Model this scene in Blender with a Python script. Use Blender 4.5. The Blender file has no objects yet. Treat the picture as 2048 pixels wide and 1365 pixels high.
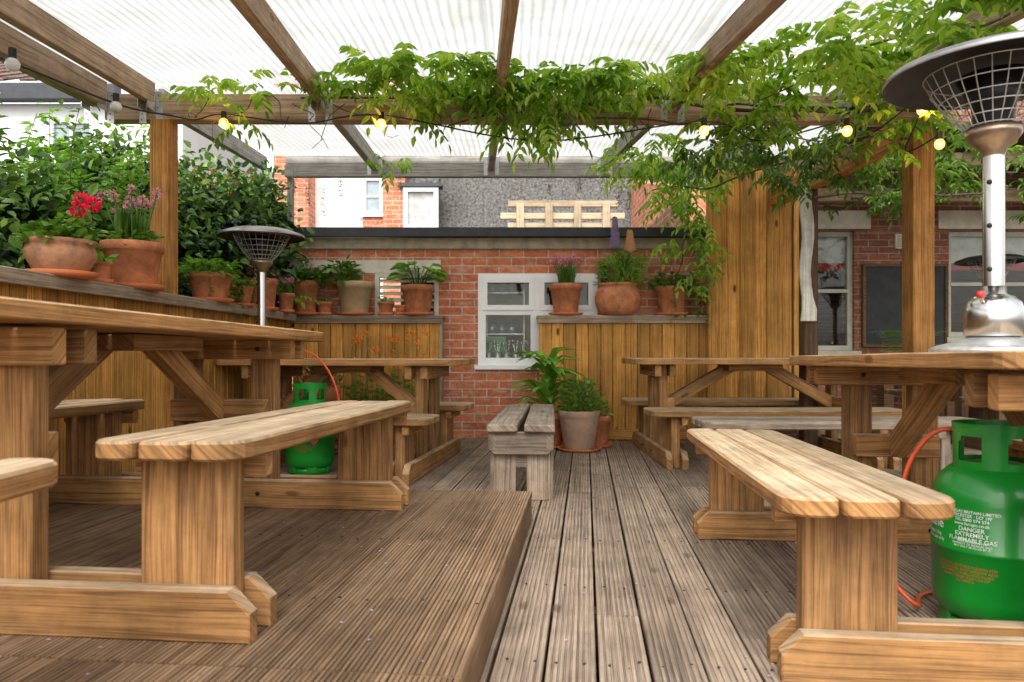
import bpy, math, random
import numpy as np
from mathutils import Vector, Matrix
random.seed(7); rng=np.random.default_rng(5)
R=random.random
def U(a,b): return a+(b-a)*random.random()
sc=bpy.context.scene
sc.view_settings.view_transform='Standard'; sc.view_settings.look='None'; sc.view_settings.exposure=0

# ------------------------------------------------------------------ materials
class NT:
    def __init__(s,name):
        s.mat=bpy.data.materials.new(name); s.mat.use_nodes=True
        s.t=s.mat.node_tree; s.n=s.t.nodes
        for x in list(s.n): s.n.remove(x)
        s.out=s.n.new('ShaderNodeOutputMaterial')
    def N(s,typ,ins=None,**kw):
        nd=s.n.new(typ)
        for k,v in kw.items(): setattr(nd,k,v)
        if ins:
            for k,v in ins.items():
                if isinstance(v,bpy.types.NodeSocket): s.t.links.new(v,nd.inputs[k])
                else: nd.inputs[k].default_value=v
        return nd
    def mix(s,fac,a,b,mode='MIX'):
        nd=s.n.new('ShaderNodeMixRGB'); nd.blend_type=mode
        for k,v in ((0,fac),(1,a),(2,b)):
            if isinstance(v,bpy.types.NodeSocket): s.t.links.new(v,nd.inputs[k])
            else: nd.inputs[k].default_value=(v if k==0 else (*v,1) if len(v)==3 else v)
        return nd.outputs[0]
    def ramp(s,fac,stops):
        nd=s.n.new('ShaderNodeValToRGB'); s.t.links.new(fac,nd.inputs[0])
        e=nd.color_ramp.elements
        while len(e)<len(stops): e.new(0.5)
        for i,(p,c) in enumerate(stops):
            e[i].position=p; e[i].color=(*c,1) if len(c)==3 else c
        return nd.outputs[0]
    def math(s,op,a,b=0.0,clamp=False):
        nd=s.n.new('ShaderNodeMath'); nd.operation=op; nd.use_clamp=clamp
        for k,v in ((0,a),(1,b)):
            if isinstance(v,bpy.types.NodeSocket): s.t.links.new(v,nd.inputs[k])
            else: nd.inputs[k].default_value=v
        return nd.outputs[0]
    def done(s,shader):
        s.t.links.new(shader,s.out.inputs[0]); return s.mat
def g3(v): return (v,v,v)

def wood(name,c1,c2,grey=(.30,.27,.23),topw=.5,dirt=.35,rough=.75,knots=.7,side=0.12,spec=.3,var=.5,dscale=6.0):
    m=NT(name)
    uv=m.N('ShaderNodeUVMap').outputs[0]
    geo=m.N('ShaderNodeNewGeometry'); ri=geo.outputs['Random Per Island']
    off=m.N('ShaderNodeCombineXYZ',{0:m.math('MULTIPLY',ri,37.0),1:m.math('MULTIPLY',ri,91.0),2:m.math('MULTIPLY',ri,13.0)}).outputs[0]
    p=m.N('ShaderNodeVectorMath',{0:uv,1:off},operation='ADD').outputs[0]
    wn=m.N('ShaderNodeTexNoise',{'Vector':m.N('ShaderNodeVectorMath',{0:p,1:(1.8,6,1)},operation='MULTIPLY').outputs[0],'Scale':1.0,'Detail':1.0})
    kn=m.N('ShaderNodeTexVoronoi',{'Vector':m.N('ShaderNodeVectorMath',{0:p,1:(3.2,8,1)},operation='MULTIPLY').outputs[0],'Scale':1.0})
    kd=kn.outputs['Distance']
    kf=m.ramp(kd,[(0.0,g3(1)),(0.09,g3(.85)),(.14,g3(0))])
    ksel=m.math('GREATER_THAN',m.N('ShaderNodeSeparateColor',{0:kn.outputs['Color']}).outputs[0],0.60)
    kf=m.math('MULTIPLY',m.math('MULTIPLY',kf,ksel),knots)
    pw=m.N('ShaderNodeVectorMath',{0:p,1:m.N('ShaderNodeVectorMath',{0:wn.outputs['Color'],1:(0.0,0.028,0)},operation='MULTIPLY').outputs[0]},operation='ADD').outputs[0]
    g=m.N('ShaderNodeTexNoise',{'Vector':m.N('ShaderNodeVectorMath',{0:pw,1:(1.1,75,1)},operation='MULTIPLY').outputs[0],'Scale':1.0,'Detail':5.0,'Roughness':.7}).outputs[0]
    g2=m.N('ShaderNodeTexNoise',{'Vector':m.N('ShaderNodeVectorMath',{0:pw,1:(7,340,1)},operation='MULTIPLY').outputs[0],'Scale':1.0,'Detail':1.0}).outputs[0]
    gf=m.ramp(m.math('ADD',m.math('MULTIPLY',g,.68),m.math('MULTIPLY',g2,.32)),[(.39,g3(0)),(.57,g3(1))])
    col=m.mix(gf,c1,c2)
    tone=m.math('ADD',m.math('MULTIPLY',ri,var),1.03-var/2)
    tc=m.N('ShaderNodeCombineXYZ',{0:tone,1:tone,2:tone}).outputs[0]
    big=m.N('ShaderNodeTexNoise',{'Vector':geo.outputs['Position'],'Scale':3.2,'Detail':4.0,'Roughness':.6}).outputs[0]
    nz=m.N('ShaderNodeSeparateXYZ',{0:geo.outputs['Normal']}).outputs[2]
    up=m.math('MULTIPLY',m.ramp(nz,[(.5,g3(0)),(.9,g3(1))]),topw)
    wf=m.math('MULTIPLY',m.math('ADD',up,side),m.math('ADD',m.math('MULTIPLY',big,1.1),.35),True)
    gcol=m.mix(gf,tuple(x*.52 for x in grey),tuple(x*1.15 for x in grey))
    col=m.mix(wf,col,gcol)
    col=m.mix(1.0,col,tc,'MULTIPLY')
    dn=m.ramp(m.N('ShaderNodeTexNoise',{'Vector':geo.outputs['Position'],'Scale':dscale,'Detail':6.0,'Roughness':.72}).outputs[0],[(.34,g3(1-dirt)),(.62,g3(1))])
    col=m.mix(1.0,col,dn,'MULTIPLY')
    col=m.mix(kf,col,(c1[0]*.28,c1[1]*.22,c1[2]*.2))
    b=m.N('ShaderNodeBump',{'Height':g,'Strength':.4,'Distance':.004})
    bs=m.N('ShaderNodeBsdfPrincipled',{'Base Color':col,'Roughness':rough,'Normal':b.outputs[0],'Specular IOR Level':spec})
    return m.done(bs.outputs[0])

def plain(name,c,rough=.6,metal=0.0,noise=.15,scale=8,spec=.5,bump=0,c2=None,coat=0):
    m=NT(name); geo=m.N('ShaderNodeNewGeometry')
    n=m.N('ShaderNodeTexNoise',{'Vector':geo.outputs['Position'],'Scale':scale,'Detail':5.0,'Roughness':.65}).outputs[0]
    c2=c2 or tuple(x*(1-noise*1.6) for x in c)
    col=m.mix(m.ramp(n,[(.35,g3(0)),(.65,g3(1))]),c2,c)
    ins={'Base Color':col,'Roughness':rough,'Metallic':metal,'Specular IOR Level':spec,'Coat Weight':coat}
    if bump:
        ins['Normal']=m.N('ShaderNodeBump',{'Height':n,'Strength':bump,'Distance':.01}).outputs[0]
    return m.done(m.N('ShaderNodeBsdfPrincipled',ins).outputs[0])

def leafmat(name,cols,trans=.35,ns=2.5):
    m=NT(name); geo=m.N('ShaderNodeNewGeometry')
    n=m.N('ShaderNodeTexNoise',{'Vector':geo.outputs['Position'],'Scale':ns,'Detail':1.0}).outputs[0]
    f=m.math('ADD',m.math('MULTIPLY',geo.outputs['Random Per Island'],.62),m.math('MULTIPLY',m.math('SUBTRACT',n,.3),.95),True)
    k=len(cols); col=m.ramp(f,[(i/(k-1)*.9+.03,c) for i,c in enumerate(cols)])
    d=m.N('ShaderNodeBsdfPrincipled',{'Base Color':col,'Roughness':.42,'Specular IOR Level':.45})
    tcol=m.mix(1.0,col,(1.4,1.4,.6),'MULTIPLY')
    t=m.N('ShaderNodeBsdfTranslucent',{'Color':tcol})
    mx=m.N('ShaderNodeMixShader',{0:trans,1:d.outputs[0],2:t.outputs[0]})
    return m.done(mx.outputs[0])

def brick(name,a,b,mortar,bw=.225,bh=.075,pale=.6):
    m=NT(name); uv=m.N('ShaderNodeUVMap').outputs[0]; geo=m.N('ShaderNodeNewGeometry')
    wn=m.N('ShaderNodeTexNoise',{'Vector':uv,'Scale':14.0,'Detail':3.0})
    uv2=m.N('ShaderNodeVectorMath',{0:uv,1:m.N('ShaderNodeVectorMath',{0:wn.outputs['Color'],1:(.010,.010,0)},operation='MULTIPLY').outputs[0]},operation='ADD').outputs[0]
    br=m.N('ShaderNodeTexBrick',{'Vector':uv2,'Color1':(*a,1),'Color2':(*b,1),'Mortar':(*mortar,1),'Scale':1.0,'Mortar Size':.006,'Mortar Smooth':.25,'Bias':-.1,'Brick Width':bw,'Row Height':bh})
    n=m.N('ShaderNodeTexNoise',{'Vector':geo.outputs['Position'],'Scale':28.0,'Detail':6.0,'Roughness':.7}).outputs[0]
    n2=m.N('ShaderNodeTexNoise',{'Vector':geo.outputs['Position'],'Scale':3.0,'Detail':4.0}).outputs[0]
    col=m.mix(1.0,br.outputs[0],m.ramp(n,[(.3,g3(.62)),(.65,g3(1.15))]),'MULTIPLY')
    col=m.mix(1.0,col,m.ramp(n2,[(.3,g3(.8)),(.6,g3(1.05))]),'MULTIPLY')
    pl=m.ramp(m.N('ShaderNodeTexNoise',{'Vector':m.N('ShaderNodeVectorMath',{0:uv,1:(5,16,1)},operation='MULTIPLY').outputs[0],'Scale':1.0,'Detail':5.0,'Roughness':.7}).outputs[0],[(.50,g3(0)),(.68,g3(pale))])
    col=m.mix(pl,col,(.62,.44,.33))
    h=m.math('ADD',m.math('MULTIPLY',br.outputs[1],-1.0),m.math('MULTIPLY',n,.5))
    bp=m.N('ShaderNodeBump',{'Height':h,'Strength':.7,'Distance':.008})
    return m.done(m.N('ShaderNodeBsdfPrincipled',{'Base Color':col,'Roughness':.88,'Normal':bp.outputs[0]}).outputs[0])

HONEY=wood('honey_stained_wood',(.19,.075,.014),(.50,.235,.055),topw=.45,side=.04,grey=(.45,.33,.20))
TABLE=wood('table_wood',(.15,.060,.013),(.42,.195,.052),topw=.85,side=.12,grey=(.54,.42,.28))
GREYW=wood('weathered_wood',(.11,.077,.05),(.28,.20,.135),topw=.8,side=.38,grey=(.34,.28,.22),dirt=.45)
PERG=wood('pergola_wood',(.26,.14,.065),(.54,.37,.22),topw=.3,side=.30,grey=(.48,.40,.33))
REAR=wood('rear_grey_timber',(.24,.22,.19),(.48,.45,.40),topw=.5,side=.6,grey=(.47,.44,.40),knots=.5)
DECK=wood('deck_wood',(.15,.098,.062),(.35,.25,.175),topw=.75,side=.2,grey=(.365,.285,.22),dirt=.36,knots=.6,var=.40,dscale=4.0)
PLAT=wood('platform_wood',(.12,.060,.026),(.29,.17,.088),topw=.45,side=.1,grey=(.29,.21,.14),dirt=.38,knots=.4,dscale=3.0)
FENCE=wood('fence_wood',(.30,.120,.018),(.66,.325,.07),topw=.3,side=.03,knots=1.0,dirt=.3,var=.6)
SHELF=wood('shelf_wood',(.15,.10,.065),(.36,.26,.17),topw=.8,side=.35,grey=(.40,.34,.27))
DARKW=wood('dark_wood',(.05,.026,.012),(.15,.08,.035),topw=.3,side=.05)
PALEW=wood('pale_timber',(.38,.27,.16),(.60,.45,.28),topw=.3,side=.2,grey=(.46,.40,.32))
DRIFT=wood('whitewashed_wood',(.50,.46,.40),(.78,.75,.68),topw=.2,side=.3,grey=(.66,.64,.58))
TERRA=plain('terracotta',(.64,.24,.105),.8,noise=.28,scale=14,bump=.15)
TERRA2=plain('aged_terracotta',(.50,.22,.11),.7,scale=12,c2=(.20,.11,.06),bump=.2)
TERRA3=plain('mossy_terracotta',(.62,.38,.22),.85,scale=9,c2=(.32,.34,.17),bump=.2)
TERRA4=plain('grey_terracotta',(.42,.26,.17),.85,scale=9,c2=(.25,.18,.13),bump=.2)
SAUCER=plain('saucer_clay',(.68,.20,.07),.65,noise=.15)
SOIL=plain('soil',(.04,.028,.018),.95,noise=.5,scale=60,bump=.5)
CHROME=plain('brushed_steel',(.62,.61,.60),.2,1.0,noise=.06)
GALV=plain('galvanised_steel',(.62,.62,.62),.4,.7,noise=.2,scale=30)
BLACKM=plain('black_metal',(.03,.03,.032),.35,.6,noise=.3)
DOMEM=plain('reflector_metal',(.42,.41,.41),.3,.9,noise=.2)
DOMEU=plain('reflector_underside',(.05,.05,.055),.4,.85,noise=.25)
COPPER=plain('burner_steel',(.50,.38,.28),.3,.9,noise=.3)
GREEN=plain('green_paint',(.005,.27,.025),.33,noise=.15,scale=6,coat=.25)
RED=plain('red_plastic',(.6,.03,.02),.4)
ORANGE=plain('orange_rubber',(.72,.10,.025),.5)
BLACKP=plain('black_plastic',(.02,.02,.02),.5)
WHITEP=plain('white_upvc',(.84,.84,.83),.35,noise=.04)
CREAM=plain('cream_paint',(.70,.66,.54),.6,noise=.12,scale=12)
SAGE=plain('sash_paint',(.46,.45,.36),.5,noise=.15)
GUTTER=plain('dark_gutter',(.03,.036,.045),.4,noise=.3)
FASCIA=plain('fascia_board',(.42,.35,.25),.7,noise=.25,scale=10)
RENDERW=plain('white_render',(.80,.81,.80),.9,noise=.05,scale=3)
CHALK=plain('chalkboard_slate',(.028,.03,.032),.7,noise=.4,scale=5)
TEXTW=plain('label_white',(.75,.78,.75),.6,noise=.1,scale=60)
TEXTR=plain('label_red',(.45,.10,.03),.6,noise=.2,scale=60)
GROUNDM=plain('ground_earth',(.10,.085,.065),.95,noise=.5,scale=2,bump=.3)
TILE=plain('roof_tiles',(.24,.14,.11),.85,noise=.5,scale=9,bump=.4)
CLOTHR=plain('red_cloth',(.35,.03,.03),.9)
CLOTHW=plain('white_cloth',(.55,.54,.52),.9,noise=.2)
TARP=plain('blue_tarp',(.22,.42,.6),.6)
INTER=plain('interior_wall',(.70,.52,.34),.9,noise=.3,scale=2)
GLASSB=plain('sky_window_glass',(.30,.38,.42),.08,noise=.3,scale=2,spec=.9)
BR1=brick('orange_brick',(.64,.20,.085),(.47,.13,.06),(.60,.50,.41))
BR2=brick('dark_red_brick',(.32,.10,.05),(.17,.055,.035),(.32,.26,.20),pale=.25)
m=NT('pebbledash'); geo=m.N('ShaderNodeNewGeometry')
v=m.N('ShaderNodeTexNoise',{'Vector':geo.outputs['Position'],'Scale':22.0,'Detail':8.0,'Roughness':.85}).outputs[0]
v2=m.N('ShaderNodeTexNoise',{'Vector':geo.outputs['Position'],'Scale':1.3,'Detail':4.0}).outputs[0]
c=m.mix(1.0,m.ramp(v,[(.40,g3(.04)),(.60,(.34,.32,.30))]),m.ramp(v2,[(.3,g3(.7)),(.7,g3(1.1))]),'MULTIPLY')
PEB=m.done(m.N('ShaderNodeBsdfPrincipled',{'Base Color':c,'Roughness':.95,'Normal':m.N('ShaderNodeBump',{'Height':v,'Strength':1.0,'Distance':.03}).outputs[0]}).outputs[0])
m=NT('window_glass'); lw=m.N('ShaderNodeFresnel',{0:1.45})
GLASS=m.done(m.N('ShaderNodeMixShader',{0:m.math('MULTIPLY',lw.outputs[0],.55,True),1:m.N('ShaderNodeBsdfTransparent',{0:(.95,.97,.95,1)}).outputs[0],2:m.N('ShaderNodeBsdfGlossy',{'Roughness':.02}).outputs[0]}).outputs[0])
# roof polycarbonate
m=NT('twinwall_polycarbonate'); uv=m.N('ShaderNodeUVMap').outputs[0]
w=m.N('ShaderNodeTexWave',{'Vector':uv,'Scale':7.0,'Distortion':1.0,'Detail':1.0,'Detail Scale':.6},wave_type='BANDS',bands_direction='X').outputs[0]
nn=m.N('ShaderNodeTexNoise',{'Vector':uv,'Scale':1.8,'Detail':6.0,'Roughness':.7}).outputs[0]
sx=m.N('ShaderNodeSeparateXYZ',{0:uv}).outputs[0]
seam=m.math('LESS_THAN',m.math('ABSOLUTE',m.math('SUBTRACT',m.math('FRACT',m.math('MULTIPLY',m.math('ADD',sx,5.62),1.0)),.5)),.012)
c=m.mix(1.0,m.ramp(w,[(0,(.355,.365,.365)),(.4,(.45,.455,.455)),(1,(.48,.48,.475))]),m.ramp(nn,[(.34,(.80,.80,.75)),(.58,g3(1))]),'MULTIPLY')
c=m.mix(m.math('MULTIPLY',seam,.35),c,(.2,.2,.19))
tr=m.N('ShaderNodeBsdfTranslucent',{'Color':c}); tp=m.N('ShaderNodeBsdfTransparent',{0:c})
ROOFM=m.done(m.N('ShaderNodeMixShader',{0:.10,1:tr.outputs[0],2:tp.outputs[0]}).outputs[0])
m=NT('lit_bulb')
BULB=m.done(m.N('ShaderNodeMixShader',{0:.55,1:m.N('ShaderNodeBsdfTransparent').outputs[0],2:m.N('ShaderNodeEmission',{0:(1,.45,.12,1),1:3.6}).outputs[0]}).outputs[0])
m=NT('bulb_filament'); FIL=m.done(m.N('ShaderNodeEmission',{0:(1,.75,.4,1),1:20.0}).outputs[0])
BULBOFF=plain('unlit_bulb',(.8,.8,.76),.2)

LF_WIS=leafmat('wisteria_leaf',[(.07,.16,.018),(.18,.35,.035),(.34,.54,.07),(.52,.64,.15)],.46,2.2)
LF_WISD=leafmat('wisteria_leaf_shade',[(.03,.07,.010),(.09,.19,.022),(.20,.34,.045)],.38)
LF_BUSH=leafmat('bush_leaf',[(.012,.035,.008),(.035,.09,.016),(.09,.19,.03),(.28,.42,.09)],.25,1.7)
LF_SHADE=leafmat('bush_inner_shade_leaf',[(.006,.016,.005),(.014,.032,.008)],.1)  # near-black leaf colour paints the shade inside the shrubs
LF_MID=leafmat('plant_leaf',[(.05,.13,.018),(.12,.25,.035),(.22,.38,.065)],.3,6)
LF_BRT=leafmat('bright_leaf',[(.09,.22,.025),(.17,.37,.045),(.30,.50,.085)],.35,6)
LF_DRK=leafmat('heather_leaf',[(.04,.07,.025),(.10,.08,.05),(.22,.09,.11)],.1,6)
F_RED=leafmat('red_petal',[(.65,.01,.05),(.9,.03,.12)],.2)
F_PINK=leafmat('pink_petal',[(.6,.22,.36),(.82,.42,.55)],.2)
F_LIL=leafmat('lilac_petal',[(.30,.24,.46),(.56,.48,.68)],.3)
F_PUR=leafmat('purple_petal',[(.34,.28,.62),(.62,.54,.84)],.2)
F_PEA=leafmat('peach_petal',[(.85,.50,.34),(.92,.74,.60)],.2)
F_ORA=leafmat('orange_petal',[(.75,.16,.01),(.92,.36,.02)],.2)
STEM=plain('stem_green',(.09,.17,.035),.6)
VINE=plain('vine_bark',(.14,.10,.065),.9,noise=.4,scale=30)

# ------------------------------------------------------------------ mesh builder
class MB:
    def __init__(s): s.v=[];s.f=[];s.uv=[];s.mi=[];s.sm=[];s.mats=[]
    def m(s,mat):
        if mat not in s.mats: s.mats.append(mat)
        return s.mats.index(mat)
    def face(s,idx,uvs,mi,sm=False):
        s.f.append(idx); s.uv.extend(uvs); s.mi.append(mi); s.sm.append(sm)
    def prism(s,out,M,z0,z1,mat,c=.003):
        mi=s.m(mat); n=len(out)
        area=sum(out[i][0]*out[(i+1)%n][1]-out[(i+1)%n][0]*out[i][1] for i in range(n))
        if area<0: out=out[::-1]
        ins=[]
        for i in range(n):
            p=Vector(out[i]);a=(p-Vector(out[i-1]));b=(Vector(out[(i+1)%n])-p)
            a.normalize();b.normalize()
            na=Vector((-a.y,a.x));nb=Vector((-b.y,b.x)); q=na+nb
            if q.length<1e-6:q=na
            q.normalize(); d=max(.35,q.dot(na)); ins.append(p+q*(c/d))
        c=min(c,(z1-z0)*.3)
        rings=[(ins,z0),(out,z0+c),(out,z1-c),(ins,z1)]
        b0=len(s.v)
        loc=[]
        for o,z in rings:
            for q in o:
                loc.append((q[0],q[1],z)); s.v.append(tuple(M@Vector((q[0],q[1],z))))
        fu=lambda i:(loc[i][1],loc[i][0]+loc[i][2])
        for r in range(3):
            for i in range(n):
                j=(i+1)%n
                q=[r*n+i,r*n+j,(r+1)*n+j,(r+1)*n+i]
                s.face([b0+k for k in q],[fu(k) for k in q],mi)
        q=list(range(n))[::-1]; s.face([b0+k for k in q],[fu(k) for k in q],mi)
        q=[3*n+k for k in range(n)]; s.face([b0+k for k in q],[fu(k) for k in q],mi)
    def beam(s,p0,p1,w,t,mat,up=(0,0,1),c=.004,T=None):
        p0=Vector(p0);p1=Vector(p1)
        if T: p0=T@p0;p1=T@p1;up=T.to_3x3()@Vector(up)
        d=(p1-p0);L=d.length;d.normalize();x=d.cross(Vector(up)).normalized();z=x.cross(d)
        M=Matrix(((x.x,d.x,z.x,p0.x),(x.y,d.y,z.y,p0.y),(x.z,d.z,z.z,p0.z),(0,0,0,1)))
        s.prism([(-w/2,0),(w/2,0),(w/2,L),(-w/2,L)],M,-t/2,t/2,mat,c)
    def wbox(s,x0,x1,y0,y1,z0,z1,mat):
        mi=s.m(mat);b=len(s.v)
        P=[(x,y,z) for x in(x0,x1) for y in(y0,y1) for z in(z0,z1)]
        s.v+=P
        for q,ax in (([0,4,5,1],1),([2,3,7,6],1),([0,1,3,2],0),([4,6,7,5],0),([0,2,6,4],2),([1,5,7,3],2)):
            uv=[]
            for k in q:
                x,y,z=P[k]; uv.append((x,z) if ax==1 else (y,z) if ax==0 else (x,y))
            s.face([b+k for k in q],uv,mi)
    def wall(s,x0,x1,z0,z1,y0,y1,ops,mat):
        xs=sorted({x0,x1,*[o[0] for o in ops],*[o[1] for o in ops]}); zs=sorted({z0,z1,*[o[2] for o in ops],*[o[3] for o in ops]})
        for i in range(len(xs)-1):
            for j in range(len(zs)-1):
                cx=(xs[i]+xs[i+1])/2;cz=(zs[j]+zs[j+1])/2
                if any(o[0]<cx<o[1] and o[2]<cz<o[3] for o in ops): continue
                s.wbox(xs[i],xs[i+1],y0,y1,zs[j],zs[j+1],mat)
    def rev(s,prof,cen,mat,seg=32,smooth=True,T=None):
        mi=s.m(mat);b=len(s.v);cen=Vector(cen);n=len(prof)
        for r,z in prof:
            for k in range(seg):
                a=2*math.pi*k/seg; q=Vector((r*math.cos(a),r*math.sin(a),z))
                if T: q=T@q
                s.v.append(tuple(cen+q))
        for i in range(n-1):
            for k in range(seg):
                j=(k+1)%seg
                s.face([b+i*seg+k,b+i*seg+j,b+(i+1)*seg+j,b+(i+1)*seg+k],[(k/seg,i/n),((k+1)/seg,i/n),((k+1)/seg,(i+1)/n),(k/seg,(i+1)/n)],mi,smooth)
    def tube(s,pts,r,mat,seg=6,r1=None):
        mi=s.m(mat);b=len(s.v);n=len(pts);pts=[Vector(p) for p in pts]
        for i,p in enumerate(pts):
            d=(pts[min(i+1,n-1)]-pts[max(i-1,0)]).normalized()
            a=d.cross(Vector((0.13,.21,1))); 
            if a.length<.05:a=d.cross(Vector((1,0,0)))
            a.normalize();c=a.cross(d); rr=r if r1 is None else r+(r1-r)*i/(n-1)
            for k in range(seg):
                t=2*math.pi*k/seg; s.v.append(tuple(p+a*math.cos(t)*rr+c*math.sin(t)*rr))
        for i in range(n-1):
            for k in range(seg):
                j=(k+1)%seg
                s.face([b+i*seg+k,b+i*seg+j,b+(i+1)*seg+j,b+(i+1)*seg+k],[(0,0),(0,.1),(.1,.1),(.1,0)],mi,True)
    def leaf(s,p,d,nrm,L,W,mat,droop=.25,fold=.25):
        mi=s.m(mat);b=len(s.v);p=Vector(p);d=Vector(d).normalized();x=d.cross(Vector(nrm))
        if x.length<.01:x=d.cross(Vector((1,.3,.2)))
        x.normalize();z=x.cross(d)
        w=W/2;f=fold*w
        q=[p,p+d*L*.3+x*w+z*f,p+d*L*.7+x*w*.75+z*(f-droop*L*.25),p+d*L-z*droop*L*.7,p+d*L*.7-x*w*.75+z*(f-droop*L*.25),p+d*L*.3-x*w+z*f]
        s.v+= [tuple(k) for k in q]
        u=[(0,0)]*4
        s.face([b,b+1,b+2,b+3],u,mi,False); s.face([b,b+3,b+4,b+5],u,mi,False)
    def ball(s,c,r,mat,seg=12,rings=8,sz=1.0):
        s.rev([(r*math.sin(math.pi*i/rings)+1e-5,-r*sz*math.cos(math.pi*i/rings)) for i in range(rings+1)],c,mat,seg)
    def build(s,name,parent=None):
        V=np.array(s.v); 
        cx,cy=(V[:,0].min()+V[:,0].max())/2,(V[:,1].min()+V[:,1].max())/2; cz=V[:,2].min()
        V=V-np.array([cx,cy,cz])
        me=bpy.data.meshes.new(name); me.from_pydata(V.tolist(),[],s.f)
        uvl=me.uv_layers.new(name='UVMap'); uvl.data.foreach_set('uv',np.array(s.uv,dtype=np.float32).ravel())
        me.polygons.foreach_set('material_index',s.mi); me.polygons.foreach_set('use_smooth',s.sm)
        for mt in s.mats: me.materials.append(mt)
        me.update()
        ob=bpy.data.objects.new(name,me); sc.collection.objects.link(ob); ob.location=(cx,cy,cz)
        if parent: ob.parent=parent
        return ob
def empty(name):
    e=bpy.data.objects.new(name,None); sc.collection.objects.link(e); return e

def leafcloud(name,P,D,Nn,L,W,mats,mi,droop=.3,parent=None):
    P=np.asarray(P,float);n=len(P)
    D=D/np.linalg.norm(D,axis=1,keepdims=True)
    X=np.cross(D,Nn);X/=np.linalg.norm(X,axis=1,keepdims=True)+1e-9
    Z=np.cross(X,D);L=np.asarray(L)[:,None];w=np.asarray(W)[:,None]/2;f=.3*w
    q=np.stack([P,P+D*L*.3+X*w+Z*f,P+D*L*.7+X*w*.75+Z*(f-droop*L*.25),P+D*L-Z*droop*L*.7,P+D*L*.7-X*w*.75+Z*(f-droop*L*.25),P+D*L*.3-X*w+Z*f],1).reshape(-1,3)
    c=q.mean(0); c[2]=q[:,2].min()
    base=(np.arange(n)*6)[:,None]
    F=np.concatenate([base+np.array([0,1,2,3]),base+np.array([0,3,4,5])],1).reshape(-1,4)
    me=bpy.data.meshes.new(name); me.from_pydata((q-c).tolist(),[],F.tolist())
    for mt in mats: me.materials.append(mt)
    me.polygons.foreach_set('material_index',np.repeat(mi,2).astype(np.int32))
    me.update()
    ob=bpy.data.objects.new(name,me); sc.collection.objects.link(ob); ob.location=c
    if parent: ob.parent=parent
    return ob

# ------------------------------------------------------------------ ground + decks
A=math.atan(.102); dv=Vector((math.sin(A),math.cos(A),0)); sv=Vector((math.cos(A),-math.sin(A),0))
mb=MB(); mb.wbox(-150,150,-150,150,-.40,-.30,GROUNDM); mb.build('ground')
def reeded(mb,s0,w,u0,u1,zt,t,mat,n=9,dep=.0048):
    mi=mb.m(mat);b=len(mb.v);pr=[(0,-t)]
    p=w/n
    pr.append((0,-.003)); 
    for i in range(n):
        x=i*p; g=.34*p
        pr+=[(x+g*.6,0),(x+p-g*.6-.0005,0),(x+p-g*.2,-dep),(x+p+g*.2-.0001,-dep)] if i<n-1 else [(x+g*.6,0),(x+p-.002,0)]
    pr+=[(w,-.003),(w,-t)]
    N=len(pr); dz=U(-.0016,.0016)
    for u in (u0,u1):
        dz2=dz+U(-.001,.001)
        for x,z in pr:
            q=sv*(s0+x)+dv*u; mb.v.append((q.x,q.y,zt+z+dz2))
    for i in range(N-1):
        mb.face([b+i,b+i+1,b+N+i+1,b+N+i],[(u0,pr[i][0]),(u0,pr[i+1][0]),(u1,pr[i+1][0]),(u1,pr[i][0])],mi)
    mb.face([b+i for i in range(N)],[(u0,q[0]) for q in pr],mi); mb.face([b+N+i for i in range(N)][::-1],[(u1,q[0]) for q in pr][::-1],mi)
def screws(mb,s0,w,u0,u1,z):
    u=math.ceil(u0/.6)*.6+.03
    while u<u1:
        for f in(.22,.78):
            q=sv*(s0+w*f+U(-.005,.005))+dv*(u+U(-.015,.015))
            mb.rev([(.0001,.0012),(.0038,.001),(.004,-.002)],(q.x,q.y,z),BLACKM,8)
        u+=.6
mb=MB(); s=-.36
while s<6.8:
    cuts=[-.6]
    u=U(.4,3.2)
    while u<6.6: cuts.append(u); u+=U(2.4,3.8)
    cuts.append(7.9 if s>2.2 else 7.2)
    ww=.124+U(-.0025,.002)
    for a,b in zip(cuts[:-1],cuts[1:]): reeded(mb,s,ww,a+.002,b-.002,0,.028,DECK,8)
    if s<2.2: screws(mb,s,.124,1.0,5.2,.0018)
    s+=.131
s=-.491
while s>-2.9:
    reeded(mb,s,.124,3.30,6.9,0,.028,DECK,8); s-=.131
for u in (0.2,.9,1.6,2.3,3.0,3.7,4.4,5.1,5.8,6.5): 
    mb.beam(sv*-2.2+dv*u+Vector((0,0,-.085)),sv*6.5+dv*u+Vector((0,0,-.085)),.05,.11,DARKW)
mb.build('wooden_deck')
mb=MB(); s=-.245-.14
while s>-2.7:
    reeded(mb,s,.139,1.415,3.325,.14,.026,PLAT,12); reeded(mb,s,.139,-.6,1.408,.14,.026,PLAT,12)
    if s>-1.6: screws(mb,s,.139,1.0,3.2,.1418)
    s-=.142
off=Vector((0,0,.058))
mb.beam(sv*-.262+dv*-.6+off,sv*-.262+dv*3.31+off,.03,.108,PLAT)
mb.beam(sv*-.28+dv*3.30+off,sv*-2.5+dv*3.30+off,.03,.108,PLAT)
for u in(.5,1.41,2.3): mb.beam(sv*-.3+dv*u+off,sv*-2.4+dv*u+off,.05,.105,DARKW)
mb.build('raised_wooden_platform')

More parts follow.
